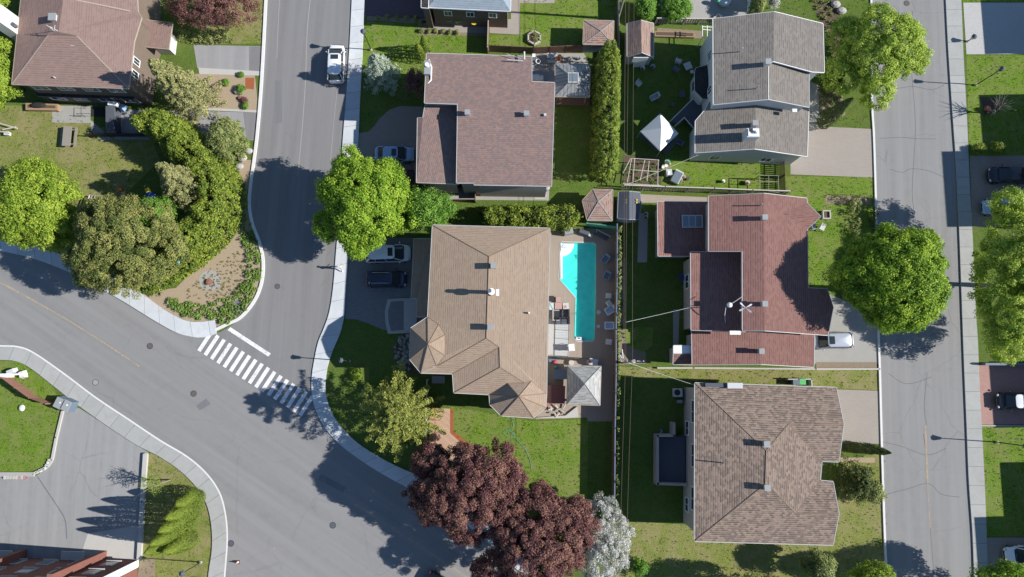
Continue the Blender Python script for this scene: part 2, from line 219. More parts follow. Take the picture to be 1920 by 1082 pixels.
# ---------------- object helpers ----------------
ORG={}
def tag(o,label=None,cat=None,group=None,kind=None):
    for k,v in (('label',label),('category',cat),('group',group),('kind',kind)):
        if v: o[k]=v
    return o
def root(name,label,cat,loc,rz=0,group=None):
    o=bpy.data.objects.new(name,None); COL.objects.link(o); o.empty_display_size=.2; o.location=loc; o.rotation_euler=(0,0,rz)
    ORG[o]=Vector(loc); return tag(o,label,cat,group)
class MB:
    def __init__(s): s.v=[];s.f=[];s.uv=[];s.smooth=False
    def add(s,vs,fs,uvs=None):
        b=len(s.v); s.v+=[tuple(x) for x in vs]; s.f+=[tuple(i+b for i in f) for f in fs]
        s.uv+=(uvs if uvs else [[(vs[i][0],vs[i][1]) for i in f] for f in fs]); return s
    def box(s,c,d,rz=0,taper=1):
        x,y,z=d[0]/2,d[1]/2,d[2]/2; q=Matrix.Rotation(rz,3,'Z'); vs=[]
        for k,zz in ((1,-z),(taper,z)):
            for a,b in ((-x,-y),(x,-y),(x,y),(-x,y)): vs.append(q@Vector((a*k,b*k,zz))+Vector(c))
        return s.add(vs,[(3,2,1,0),(4,5,6,7),(0,1,5,4),(1,2,6,5),(2,3,7,6),(3,0,4,7)])
    def tube(s,pts,r,n=8,cap=True):
        pts=[Vector(p) for p in pts]; rs=r if isinstance(r,(list,tuple)) else [r]*len(pts); vs=[];fs=[]
        for i,p in enumerate(pts):
            d=(pts[min(i+1,len(pts)-1)]-pts[max(i-1,0)]).normalized(); a=d.orthogonal().normalized() if i==0 else (pa-d*pa.dot(d)).normalized(); pa=a; b=d.cross(a)
            for k in range(n):
                t=2*math.pi*k/n; vs.append(p+(a*math.cos(t)+b*math.sin(t))*rs[i])
        for i in range(len(pts)-1):
            for k in range(n): fs.append((i*n+k,i*n+(k+1)%n,(i+1)*n+(k+1)%n,(i+1)*n+k))
        if cap: fs+= [tuple(range(n-1,-1,-1)),tuple(range((len(pts)-1)*n,len(pts)*n))]
        return s.add(vs,fs)
    def cyl(s,c,r,h,n=16,r2=None): c=Vector(c); return s.tube([c,c+Vector((0,0,h))],[r,r if r2 is None else r2],n)
    def ball(s,c,r,n=10,sq=(1,1,1)):
        vs=[];fs=[];m=n//2
        for i in range(1,m):
            a=math.pi*i/m
            for k in range(n): t=2*math.pi*k/n; vs.append((c[0]+r*sq[0]*math.sin(a)*math.cos(t),c[1]+r*sq[1]*math.sin(a)*math.sin(t),c[2]+r*sq[2]*math.cos(a)))
        vs+= [(c[0],c[1],c[2]+r*sq[2]),(c[0],c[1],c[2]-r*sq[2])]; T,B=len(vs)-2,len(vs)-1
        for i in range(m-2):
            for k in range(n): fs.append((i*n+k,(i+1)*n+k,(i+1)*n+(k+1)%n,i*n+(k+1)%n))
        for k in range(n): fs.append((T,k,(k+1)%n)); fs.append((B,(m-2)*n+(k+1)%n,(m-2)*n+k))
        return s.add(vs,fs)
    def poly(s,pts,z=None,holes=()):
        L=[[Vector((p[0],p[1],p[2] if z is None else z)) for p in q] for q in (pts,*holes)]
        fl=[v for q in L for v in q]; tr=tessellate_polygon([[Vector((v.x,v.y,0)) for v in q] for q in L]); fs=[]
        for a,b,c in tr:
            n=(fl[b]-fl[a]).cross(fl[c]-fl[a]); 
            if n.length<1e-9: continue
            fs.append((a,b,c) if n.z>0 else (a,c,b))
        return s.add(fl,fs)
    def slab(s,pts,z0,z1):
        s.poly(pts,z1); n=len(pts); vs=[(p[0],p[1],z0) for p in pts]+[(p[0],p[1],z1-.001) for p in pts]
        A=sum(pts[i][0]*pts[(i+1)%n][1]-pts[(i+1)%n][0]*pts[i][1] for i in range(n))
        return s.add(vs,[(i,(i+1)%n,n+(i+1)%n,n+i) if A>0 else ((i+1)%n,i,n+i,n+(i+1)%n) for i in range(n)])
    def build(s,name,mat,parent=None,local=False,smooth=False,label=None):
        me=bpy.data.meshes.new(name); off=ORG.get(parent,Vector((0,0,0))) if not local else Vector((0,0,0))
        me.from_pydata([Vector(v)-off for v in s.v],[],s.f); uv=me.uv_layers.new(name='UVMap'); k=0
        flat=[c for f in s.uv for p in f for c in p]
        if len(flat)==2*len(me.loops): uv.data.foreach_set('uv',flat)
        me.materials.append(M[mat]); me.update()
        if smooth: me.polygons.foreach_set('use_smooth',[True]*len(me.polygons))
        o=bpy.data.objects.new(name,me); COL.objects.link(o)
        if parent is not None: o.parent=parent
        ORG[o]=off
        if label: o['label']=label
        return o
def copy_tree(o,parent=None):
    c=o.copy(); COL.objects.link(c)
    if parent is not None: c.parent=parent
    ORG[c]=ORG.get(o,Vector((0,0,0)))
    for ch in list(o.children): copy_tree(ch,c)
    return c
def px2(pts,h=0): return [P(p[0],p[1],p[2] if len(p)>2 else h) for p in pts]
def sheet(name,pts,mat,z,holes=(),sm=0,label=None):
    q=smooth(pts,sm,True) if sm else pts
    o=MB().poly(px2(q),z,[px2(hh) for hh in holes]).build(name,mat); return tag(o,label,kind='structure')
def strip(name,L,Rr,mat,z0,z1,n=8,kind='structure'):
    L,Rr=smooth(L,n),smooth(Rr,n); N=max(len(L),len(Rr))
    def rs(a):
        a=[P(*p) for p in a]; d=[0]
        for i in range(1,len(a)): d.append(d[-1]+(a[i]-a[i-1]).length)
        out=[]
        for k in range(N):
            t=d[-1]*k/(N-1); i=min(max(1,int(np.searchsorted(d,t))),len(a)-1); u=(t-d[i-1])/max(1e-6,d[i]-d[i-1]); out.append(a[i-1].lerp(a[i],u))
        return out
    a,b=rs(L),rs(Rr); m=MB(); s=0
    for i in range(N-1):
        ds=((a[i+1]+b[i+1])/2-(a[i]+b[i])/2).length; w=(a[i]-b[i]).length
        q=[(a[i].x,a[i].y,z1),(b[i].x,b[i].y,z1),(b[i+1].x,b[i+1].y,z1),(a[i+1].x,a[i+1].y,z1)]
        m.add(q,[(0,1,2,3)],[[(s,0),(s,w),(s+ds,w),(s+ds,0)]])
        if z1-z0>.03:
            for e0,e1 in ((a[i],a[i+1]),(b[i+1],b[i])): m.add([(e0.x,e0.y,z0),(e0.x,e0.y,z1),(e1.x,e1.y,z1),(e1.x,e1.y,z0)],[(0,1,2,3)],[[(s,0)]*4])
        s+=ds
    o=m.build(name,mat); return tag(o,kind=kind)
def offset(pts,d,z=0):
    out=[];n=len(pts)
    for i in range(n):
        t=(pts[min(i+1,n-1)]-pts[max(i-1,0)]); t=Vector((t.x,t.y,0)).normalized(); out.append(pts[i]+Vector((-t.y,t.x,0))*d)
    return out
def band(name,pts,w,mat,z0,z1,n=8,kind='structure'): # strip of width w (m) along a pixel path
    c=[P(*p) for p in smooth(pts,n)] if n else [P(*p) for p in pts]; a,b=offset(c,w/2),offset(c,-w/2); m=MB(); s=0
    for i in range(len(c)-1):
        ds=(c[i+1]-c[i]).length; m.add([(a[i].x,a[i].y,z1),(b[i].x,b[i].y,z1),(b[i+1].x,b[i+1].y,z1),(a[i+1].x,a[i+1].y,z1)],[(0,1,2,3)],[[(s,0),(s,w),(s+ds,w),(s+ds,0)]])
        if z1-z0>.03:
            for e0,e1 in ((a[i],a[i+1]),(b[i+1],b[i])): m.add([(e0.x,e0.y,z0),(e0.x,e0.y,z1),(e1.x,e1.y,z1),(e1.x,e1.y,z0)],[(0,1,2,3)],[[(s,0)]*4])
        s+=ds
    for k in (0,-1):
        if z1-z0>.03: m.add([(a[k].x,a[k].y,z0),(b[k].x,b[k].y,z0),(b[k].x,b[k].y,z1),(a[k].x,a[k].y,z1)],[(0,1,2,3)])
    return tag(m.build(name,mat),kind=kind)
# ---------------- ground, roads, pavements ----------------
POOL=[(1054,455),(1112,456),(1117,460),(1116,560),(1114.5,634),(1110,639),(1082,638.5),(1077.5,634),(1079.5,557),(1049.5,524),(1049,520),(1050.5,459)]
big=[Vector(p) for p in ((-400,-400,0),(400,-400,0),(400,400,0),(-400,400,0))]
tag(MB().poly(big,0,[px2(POOL)]).build('ground','grass'),kind='structure')
KA_W=[(506,-80),(502,0),(497,100),(492,180),(486,250),(480,300),(473,350),(471,385),(477,420),(490,455),(497,490),(494,530),(480,565),(455,595),(430,613),(408,625)]
KA_E=[(664,-80),(660,0),(655,100),(648,200),(642,280),(636,400),(630,480),(625,540),(618,585),(608,615),(597,642),(589,680),(585,710),(586,745),(595,775),(612,805),(640,835),(680,865),(720,890),(760,912),(800,932),(860,972),(930,1030),(990,1090),(1060,1180)]
SA_E=[(690,-80),(684,0),(680,100),(675,200),(671,280),(660,380),(655,460),(649,540),(646,590),(638,625),(624,658),(613,695),(611,735),(621,770),(640,800),(668,828),(700,850),(740,872),(785,892),(820,910),(880,950),(950,1010),(1012,1070),(1085,1160)]
NW=[(-80,452),(0,470),(60,484),(120,506),(175,534),(230,564),(290,601),(330,623),(352,630),(380,633),(408,625)]
SW=[(-80,645),(0,648),(35,650),(65,662),(120,700),(180,745),(240,785),(300,825),(350,855),(385,885),(410,920),(422,960),(426,1010),(421,1082),(415,1180)]
SWo=[(-80,676),(0,675),(30,677),(58,690),(98,721),(145,758),(200,797),(255,833),(300,856),(338,882),(368,912),(388,945),(397,985),(398,1030),(391,1082),(384,1180)]
def ext(L,s=True,e=True,k=340):
    def pt(a,b):
        d=math.hypot(a[0]-b[0],a[1]-b[1]); return (a[0]+(a[0]-b[0])/d*k,a[1]+(a[1]-b[1])/d*k)
    return ([pt(L[0],L[1])] if s else [])+L+([pt(L[-1],L[-2])] if e else [])
KA_W=ext(KA_W,True,False); KA_E=ext(KA_E); SA_E=ext(SA_E); NW=ext(NW,True,False); SW=ext(SW); SWo=ext(SWo)
sheet('road',smooth(NW)+smooth(KA_E[13:])+smooth(SW)[::-1],'road_old',.012)
CW0,CW1=(366,652),(566,786)
sheet('side_road',smooth(KA_W)+[(392,629),CW0,(470,722),CW1,(592,772),(586,745)]+smooth(KA_E[:14])[::-1],'road_new',.017)
RC_W=[(1631,-80),(1635,0),(1636,180),(1640,260),(1644,400),(1648,600),(1651,700),(1655,850),(1660,1000),(1664,1082),(1668,1180)]
RC_E=[(1768,-80),(1772,0),(1777,100),(1785,220),(1792,320),(1797,430),(1801,540),(1806,680),(1811,800),(1815,900),(1822,1000),(1825,1082),(1829,1180)]
SC_E=[(1797,-80),(1801,0),(1806,120),(1812,230),(1817,350),(1822,440),(1828,580),(1832,640),(1836,740),(1842,850),(1847,960),(1851,1082),(1855,1180)]
RC_W,RC_E,SC_E=ext(RC_W),ext(RC_E),ext(SC_E)
sheet('right_road',smooth(RC_W)+smooth(RC_E)[::-1],'road_right',.012)
strip('sidewalk',KA_E,SA_E,'walk_white',0,.14); strip('corner_sidewalk',NW,[(-416,363),(-80,430),(0,446),(70,461),(140,487),(195,512),(235,533),(268,552),(300,575),(330,593),(352,602),(375,604),(404,600)],'walk_white',0,.14)
strip('south_sidewalk',SW,SWo,'walk_beige',0,.13); strip('right_sidewalk',RC_E,SC_E,'walk_beige',0,.15)
band('kerb',[(p[0]-3,p[1]) for p in KA_W[:-2]]+[(427,608),(404,619)],.33,'kerb_white',0,.15); band('kerb_line',[(p[0]-2,p[1]) for p in RC_W],.22,'kerb_white',0,.13)
band('gutter_line',[(p[0]+1,p[1]+.5) for p in SW],.16,'kerb_white',.13,.136)
# markings
cw=MB()
for i in range(17):
    b=Vector((373.2+i*11.83,658.2+i*7.55)); v=Vector((24,-36.6))*(.86 if i==0 else 1)*(1.06 if i<1 else 1); t=Vector((11.83,7.55)).normalized()*3.55
    q=[b-t,b+t,b+v+t,b+v-t]
    for e in range(2): pass
    cw.poly(px2([(p.x,p.y) for p in q]),.023)
tag(cw.build('crosswalk_marking','paint_white'),kind='structure')
sheet('stop_line_marking',[(432,613.5),(508,663),(503,668.5),(427,619)],'paint_white',.023)
band('yellow_line_marking',[(-60,505),(0,530),(60,562),(130,602),(200,646),(262,687)],.17,'paint_yellow',.015,.019)
band('yellow_line_marking',[(665,945),(740,992),(810,1039),(880,1086),(960,1150)],.17,'paint_yellow',.015,.019)
band('yellow_line_marking',[(1735,797),(1737,850),(1739,905)],.2,'paint_yellow',.015,.019); band('faded_line_marking',[(1739,905),(1741,950),(1744,990)],.1,'paint_yellow',.015,.0185)
sheet('turn_marking',[(873,1068),(880,1064),(879,1077)],'paint_yellow',.019); sheet('turn_marking',[(514,1024),(517,1030),(511,1030)],'paint_yellow',.019)
band('seam_line',[(584,-20),(576,60),(573,150),(566,250),(558,330)],.09,'concrete',.018,.0205); band('seam_line',[(524,0),(521,60),(519,110)],.05,'kerb_grey',.018,.0205)
band('seam_line',[(632,170),(625,240),(620,300)],.06,'concrete',.018,.0205)
band('tar_seam_line',[(1738,700),(1733,760),(1737,797)],.07,'patch_dark',.014,.0165); band('tar_seam_line',[(1744,990),(1748,1040),(1752,1090)],.06,'patch_dark',.014,.0165)
band('tar_seam_line',[(70,893),(88,920),(108,950),(122,975),(125,1010)],.12,'patch_dark',.014,.0165)
# lawns and beds
GB=[('lawn',[(845,762),(1000,790),(1103,786),(1101,935),(1000,925),(900,900),(850,850),(850,810)],'grass_bright'),
 ('lawn',[(688,40),(800,44),(800,62),(915,66),(912,102),(800,104),(780,150),(676,140)],'grass_bright'),('lawn',[(917,66),(975,66),(975,6),(1156,-60),(1156,90),(1092,96),(917,92)],'grass_bright'),
 ('lawn',[(-80,195),(100,200),(168,232),(285,262),(300,300),(200,400),(-80,480)],'grass_dry'),('lawn',[(-80,677),(30,677),(58,690),(98,721),(116,770),(104,820),(94,868),(68,884),(-80,886)],'grass_bright'),
 ('lawn',[(278,848),(300,856),(338,882),(368,912),(388,945),(397,985),(398,1030),(391,1082),(384,1180),(262,1180),(270,900)],'grass_dry'),
 ('lawn',[(1155,975),(1300,985),(1302,1015),(1562,1022),(1580,870),(1658,840),(1664,1082),(1668,1180),(1100,1180)],'grass_dry'),
 ('lawn',[(1157,688),(1300,690),(1428,692),(1650,690),(1652,732),(1440,722),(1157,706)],'grass_dry'),('lawn',[(1470,330),(1640,333),(1643,420),(1560,560),(1515,540),(1516,400),(1470,364)],'grass_bright'),
 ('lawn',[(1225,300),(1300,300),(1470,310),(1466,360),(1225,345)],'grass_bright'),('lawn',[(1172,614),(1224,614),(1224,646),(1200,668),(1172,652)],'grass_bright'),
 ('lawn',[(1806,-60),(1960,-60),(1960,4),(1806,4)],'grass_bright'),('lawn',[(1812,104),(1960,104),(1960,292),(1818,292)],'grass_bright'),('lawn',[(1838,800),(1960,800),(1960,1006),(1847,1006)],'grass_bright'),
 ('lawn',[(1520,-60),(1636,-60),(1636,240),(1520,240),(1545,130),(1450,22),(1450,-60)],'grass'),('lawn',[(395,-60),(500,-60),(495,82),(380,82)],'grass_dry'),
 ('lawn',[(612,700),(618,668),(640,690),(640,750),(622,770)],'grass'),('lawn',[(655,688),(692,688),(692,720),(655,720)],'grass_bright')]
for k,(n,p,m) in enumerate(GB): sheet(n,p,m,.004)
for pts in ([(1646,160),(1680,168),(1712,163),(1748,168),(1772,160)],[(1652,262),(1690,256),(1722,262),(1755,258)],[(1668,318),(1690,326),(1706,318),(1740,322),(1770,330)],[(1712,20),(1708,120),(1716,240),(1712,360),(1717,420)],[(1655,828),(1690,838),(1736,852),(1775,840)],[(1660,925),(1700,918),(1739,909),(1765,925),(1800,932)],[(1739,905),(1736,860),(1730,815)],[(1665,700),(1700,720),(1745,704)],[(1690,645),(1730,652),(1768,640)]): band('tar_seam_line',[(x+random.uniform(-2,2),y+random.uniform(-3,3)) for x,y in pts],.05,'tar',.014,.0155,5)
for pp in ([(540,800),(556,797),(560,806),(543,812)],[(370,760),(388,748),(396,756),(376,770)],[(515,150),(528,149),(530,230),(516,231)],[(600,890),(650,915),(644,924),(596,900)]): sheet('asphalt_patch',[(x+random.uniform(-2,2),y+random.uniform(-2,2)) for x,y in pp],'patch_soft',.0185)
sheet('mulch_bed',[(290,545),(330,540),(390,480),(430,420),(440,330),(455,300),(474,300),(471,340),(466,385),(474,425),(487,458),(493,490),(490,530),(476,562),(452,590),(428,607),(404,618),(404,600),(375,604),(352,602),(330,593),(300,575),(268,552)],'mulch',.008)
sheet('gravel_ring',[(394+21*math.cos(a),526+19*math.sin(a)) for a in np.linspace(0,6.28,24)[:-1]],'gravel',.012)
sheet('asphalt_patch',[(431,566),(442,562),(460,571),(455,582),(447,594),(440,588)],'patch_dark',.02)
sheet('garden_bed',[(340,138),(478,141),(485,208),(330,206)],'mulch',.008); sheet('garden_bed',[(460,146),(477,146),(476,168),(460,166)],'rust',.012)
sheet('driveway',[(363,84),(494,87),(489,135),(370,128)],'drive_grey',.012); sheet('driveway_apron',[(467,87),(494,88),(490,134),(467,132)],'road_new',.016); sheet('driveway',[(215,205),(487,211),(481,263),(285,262),(215,262)],'drive_grey',.012); sheet('driveway_apron',[(456,210),(487,212),(482,262),(462,262)],'road_new',.016)
sheet('path',[(372,127),(492,134),(491,142),(374,139)],'concrete_light',.018); sheet('path',[(346,200),(486,207),(485,211),(346,205)],'concrete_light',.018)
sheet('patio',[(98,198),(170,199),(170,231),(98,230)],'concrete',.02); sheet('path',[(170,225),(212,262),(190,264),(170,245)],'concrete',.018)
sheet('parking_lot',[(116,768),(148,765),(200,798),(255,834),(278,848),(270,900),(258,1052),(0,1062),(-80,1062),(-80,894),(0,893),(66,893),(90,878),(105,820)],'lot',.012)
sheet('concrete_pad',[(165,1000),(262,985),(258,1048),(150,1046)],'concrete_light',.015)
sheet('driveway',[(672,250),(690,247),(702,236),(712,222),(730,206),(750,199),(793,200),(793,222),(782,225),(782,345),(770,352),(664,350)],'paver_brown',.012)
sheet('driveway',[(655,446),(808,446),(802,594),(780,625),(735,622),(715,617),(690,606),(668,599),(647,598),(649,540)],'paver_dark',.012)
sheet('driveway',[(684,-80),(803,-80),(806,36),(684,30)],'paver_purple',.012); sheet('path',[(803,36),(916,38),(915,62),(803,60)],'paver_pink',.014)
sheet('patio',[(917,36),(958,36),(958,-80),(1040,-80),(1040,6),(975,6),(974,65),(918,62)],'paver_pink',.014)
sheet('path',[(795,352),(1030,354),(1029,376),(795,374)],'concrete',.014); sheet('path_slab',[(1001,360),(1022,361),(1022,373),(1000,373)],'concrete_light',.02)
sheet('patio',[(998,100),(1095,100),(1108,128),(1106,198),(1037,198),(998,155)],'concrete',.014); sheet('patio',[(1000,124),(1034,124),(1034,134),(998,134)],'paver_beige',.018)
sheet('driveway',[(1512,236),(1638,242),(1640,333),(1482,327),(1482,300)],'paver_pink',.014); sheet('path',[(1514,150),(1534,160),(1538,240),(1512,236)],'concrete',.018)
sheet('driveway',[(1526,540),(1575,560),(1647,590),(1649,682),(1524,682)],'concrete',.014); sheet('garden_bed',[(1530,679),(1644,679),(1644,690),(1530,690)],'dirt',.018)
sheet('driveway',[(1566,730),(1652,733),(1656,832),(1570,832)],'paver_pink',.014)
sheet('driveway',[(1806,5),(1990,5),(1990,101),(1812,102)],'paver_grey',.014); sheet('driveway',[(1818,292),(2030,292),(2030,430),(1822,425)],'paver_brown',.014)
sheet('driveway',[(1833,684),(2000,684),(2000,796),(1838,796)],'paver_red',.014); sheet('driveway',[(1846,1008),(2000,1008),(2000,1120),(1850,1120)],'paver_brown',.014)
band('lawn_kerb',[(1838,798),(1930,799),(1990,800)],.15,'kerb_grey',0,.12,0)
sheet('path',[(1196,364),(1326,370),(1326,381),(1196,380)],'paver_beige',.014); sheet('path',[(1198,400),(1215,400),(1213,492),(1195,492)],'concrete',.014); sheet('path',[(1262,580),(1274,580),(1272,650),(1262,650)],'concrete',.014)
sheet('dirt_strip',[(1157,484),(1173,484),(1173,640),(1190,655),(1210,660),(1212,682),(1157,684)],'dirt',.009)
sheet('patio_deck',[(1024,427),(1153,430),(1151,640),(1149,790),(1103,790),(1100,783),(1003,786),(1022,762)],'deck',.01,[POOL])
sheet('patio_deck_boards',[(1040,585),(1067,585),(1067,668),(1038,668)],'deck_grey',.016); sheet('patio_deck_board',[(1029,598),(1039,598),(1037,665),(1027,665)],'concrete_light',.02)
sheet('path',[(805,766),(844,766),(844,812),(885,846),(862,880),(805,855)],'deck_wood',.014); sheet('path_border',[(844,766),(850,768),(850,808),(890,840),(885,848),(844,812)],'rust',.018)
sheet('garden_bed',[(880,845),(960,900),(1010,935),(980,960),(860,900)],'dirt',.009)
sheet('flower_bed',[(772,624),(748,632),(739,648),(738,668),(748,688),(770,699),(792,700),(800,660)],'soil',.009,sm=4)
sheet('mulch_bed',[(1515,-60),(1560,-60),(1580,60),(1570,120),(1548,60),(1530,25)],'soil',.009); sheet('gravel_patio',[(1236,-60),(1400,-60),(1400,34),(1337,36),(1240,42)],'gravel',.009)
sheet('garden_bed',[(1168,292),(1240,296),(1240,346),(1168,346)],'soil',.009); sheet('gravel_patio',[(1232,52),(1316,58),(1316,72),(1232,70)],'dirt',.009)
sheet('garden_bed',[(1838,182),(1880,184),(1874,210),(1846,216)],'soil',.009); sheet('garden_bed',[(688,30),(800,36),(800,42),(780,44),(688,38)],'dirt',.009); sheet('garden_bed',[(783,38),(803,40),(803,60),(915,62),(915,67),(785,66)],'dirt',.009)
sheet('garden_bed',[(1535,160),(1580,180),(1585,215),(1540,240)],'dirt',.009); sheet('garden_bed',[(1548,366),(1632,368),(1632,384),(1548,382)],'dirt',.009); sheet('tree_bed',[(700,150),(712,138),(726,138),(733,150),(728,162),(708,162)],'soil',.009)
sheet('garden_bed',[(1575,858),(1640,858),(1640,868),(1575,866)],'mulch',.009); sheet('concrete_pad',[(262,1052),(290,1046),(292,1100),(255,1100)],'dirt',.009)
# steps at the tan house, pool basin
tag(MB().slab(px2([(727,561),(782,558),(782,624),(728,626),(723,606),(722,584)]),0,.15).build('path_steps','paver_grey'),kind='structure')
tag(MB().slab(px2([(733,566),(758,564),(758,619),(734,621),(729,604),(728,584)]),.15,.156).build('path_steps_inlay','paver_dark'),kind='structure')
tag(MB().slab(px2([(758,562),(782,560),(782,622),(758,622)]),.15,.32).build('path_steps','paver_grey'),kind='structure')
pr=root('swimming_pool','turquoise swimming pool with an angled side and white corner steps','pool',P(1085,550))
pp=px2(POOL); n=len(pp); DZ=-.42
m=MB().poly(pp,DZ); vs=[(p.x,p.y,DZ) for p in pp]+[(p.x,p.y,.0) for p in pp]; m.add(vs,[((i+1)%n,i,n+i,n+(i+1)%n) for i in range(n)]); m.build('basin','pool_liner',pr)
MB().poly([(p.x,p.y,0) for p in px2(POOL)],-.05).build('water','pool_water',pr)
c=sum(pp,Vector())/n; ring=MB()
for i in range(n):
    a,b=pp[i],pp[(i+1)%n]; oa,ob=[(q+(q-c).normalized()*.16) for q in (a,b)]
    ring.add([(a.x,a.y,.035),(b.x,b.y,.035),(ob.x,ob.y,.035),(oa.x,oa.y,.035)],[(0,1,2,3)] if 1 else [])
    ring.add([(a.x,a.y,.035),(b.x,b.y,.035),(b.x,b.y,-.1),(a.x,a.y,-.1)],[(0,1,2,3)])
ring.build('coping','concrete_light',pr)
st=MB(); cor=(1051.5,456.5)
for rr,z in ((25,-.045),(18,-.03),(11,-.015)): st.slab(px2([cor]+[(cor[0]+rr*math.cos(a),cor[1]+rr*math.sin(a)*.98) for a in np.linspace(0,math.pi/2,9)]),DZ,z)
st.build('steps','white',pr); MB().slab(px2([(1050.5,470),(1055,470),(1055,523),(1051,523)]),DZ,-.04).build('ledge','white',pr); MB().slab(px2([(1080,631.5),(1092,632),(1091,638),(1081,637.5)]),DZ,-.03).build('step','white',pr)
m=MB()
m.tube([P(1057+3*math.cos(a)*(1+.3*math.sin(3*a)),462+3*math.sin(a),.0) for a in np.linspace(0,5.6,14)],.03,5)
m.build('mosaic','cyan',pr)
# manholes, drain covers
def manhole(px,py,lab,r=.34,mat='slate'):
    t=root('manhole_cover',lab,'manhole cover',P(px,py,.017)); MB().cyl(P(px,py,.018),r,.006,24).build('rim','dark',t); m=MB().cyl(P(px,py,.025),r*.86,.004,24); m.build('lid',mat,t)
manhole(281,649,'round manhole cover right of the yellow line, near the corner sidewalk',mat='iron'); manhole(363,738,'round manhole cover in the asphalt south-west of the crosswalk',mat='iron'); manhole(179,717,'pale worn manhole cover beside the long beige sidewalk',mat='grey')
manhole(624,985,'round manhole cover in the wide road near the tree shadow'); manhole(433,1019,'dark manhole cover beside the sidewalk near the traffic cone',mat='slate'); manhole(520,537,'faint brownish manhole cover in the side road, in front of the mulch bed',.3,'iron'); manhole(1700,6,'pinkish manhole cover in the right road by the light green tree',mat='iron')
# ---------------- buildings ----------------
def newell(q):
    n=Vector((0,0,0))
    for i in range(len(q)):
        a,b=q[i],q[(i+1)%len(q)]; n+=Vector(((a.y-b.y)*(a.z+b.z),(a.z-b.z)*(a.x+b.x),(a.x-b.x)*(a.y+b.y)))
    return n.normalized()
def roof(parent,faces,mat,name='roof',gut='trim',thick=.16,ridge=None):
    m=MB(); edges={}; F=[px2(f) for f in faces]
    for q in F:
        n=newell(q)
        if n.z<0: q.reverse(); n=-n
        u=Vector((-n.y,n.x,0)); u=u.normalized() if u.length>1e-3 else Vector((1,0,0)); v=n.cross(u)
        tr=tessellate_polygon([[Vector((p.x,p.y,0)) for p in q]]); fs=[]
        for a,b,c in tr:
            k=(q[b]-q[a]).cross(q[c]-q[a]).z; fs.append((a,b,c) if k>0 else (a,c,b))
        m.add(q,fs,[[(q[i].dot(u),q[i].dot(v)) for i in f] for f in fs])
        for i in range(len(q)):
            a,b=q[i],q[(i+1)%len(q)]; ka,kb=(round(a.x,2),round(a.y,2)),(round(b.x,2),round(b.y,2)); edges.setdefault(frozenset((ka,kb)),[]).append((a,b,n))
    o=m.build(name,mat,parent); g=MB(); r=MB()
    for k,l in edges.items():
        a,b,n=l[0]
        if len(l)==1:
            t=(b-a).normalized(); out=Vector((t.y,-t.x,0)).normalized()*.055; dn=Vector((0,0,-thick)); up=Vector((0,0,.012))
            vs=[a+up,b+up,b+up+out,a+up+out,a+dn,b+dn,b+dn+out,a+dn+out]
            g.add(vs,[(0,3,2,1),(3,7,6,2),(0,1,5,4),(4,5,6,7),(0,4,7,3),(1,2,6,5)])
        elif ridge and (l[0][2]-l[1][2]).length>.12:
            mid=(a+b)/2; cv=(a+b)/2
            r.tube([a+Vector((0,0,-.01)),b+Vector((0,0,-.01))],.05,5,False)
    if g.v: g.build('gutter',gut,parent)
    if r.v: r.build('ridge_cap',ridge,parent)
    return o
def inset(q,d):
    A=sum(q[i].x*q[(i+1)%len(q)].y-q[(i+1)%len(q)].x*q[i].y for i in range(len(q)))
    if A<0: q=q[::-1]
    n=len(q); out=[]
    for i in range(n):
        a,b,c=q[i-1],q[i],q[(i+1)%n]; e1=Vector((b.x-a.x,b.y-a.y)).normalized(); e2=Vector((c.x-b.x,c.y-b.y)).normalized()
        n1=Vector((-e1.y,e1.x)); n2=Vector((-e2.y,e2.x)); k=n1+n2; k=k*(d/max(.35,k.dot(n1)));
        out.append(Vector((b.x+k.x,b.y+k.y,b.z)))
    return out
def walls(parent,outline,mat,over=.45,drop=.12,z0=0,name='wall'):
    q=inset(px2(outline),over); m=MB(); n=len(q)
    for i in range(n):
        a,b=q[i],q[(i+1)%n]; m.add([(a.x,a.y,z0),(b.x,b.y,z0),(b.x,b.y,b.z-drop),(a.x,a.y,a.z-drop)],[(0,1,2,3)])
    m.build(name,mat,parent); return q
def window(parent,a,b,t0,t1,z0,z1,frame='white',pane='glass',bars=1,name='window'):
    d=Vector((b.x-a.x,b.y-a.y,0)); L=d.length; d.normalize(); out=Vector((d.y,-d.x,0)); A=Vector((a.x,a.y,0))+d*L*t0; B=Vector((a.x,a.y,0))+d*L*t1; w=(B-A).length; rz=math.atan2(d.y,d.x); c=(A+B)/2
    m=MB()
    for z in (z0,z1): m.box(c+out*.04+Vector((0,0,z)),(w+.14,.1,.09),rz)
    for p in (A,B): m.box(p+out*.04+Vector((0,0,(z0+z1)/2)),(.09,.099,z1-z0-.092),rz)
    for k in range(bars): m.box(A.lerp(B,(k+1)/(bars+1))+out*.05+Vector((0,0,(z0+z1)/2)),(.05,.06,z1-z0-.092),rz)
    f=m.build(name,frame,parent); MB().box(c+out*.012+Vector((0,0,(z0+z1)/2)),(w-.08,.03,z1-z0-.08),rz).build('pane',pane,f)
def door(parent,a,b,t0,t1,mat='white',z1=2.1,z0=0):
    d=Vector((b.x-a.x,b.y-a.y,0)); L=d.length; d.normalize(); out=Vector((d.y,-d.x,0)); A=Vector((a.x,a.y,0))+d*L*t0; B=Vector((a.x,a.y,0))+d*L*t1; rz=math.atan2(d.y,d.x)
    c=(A+B)/2; o=MB().box(c+out*.03+Vector((0,0,(z0+z1)/2)),((B-A).length,.07,z1-z0),rz).build('door',mat,parent); MB().box(B.lerp(A,.15)+out*.09+Vector((0,0,z0+1)),(.12,.05,.04),rz).build('handle','steel',o)
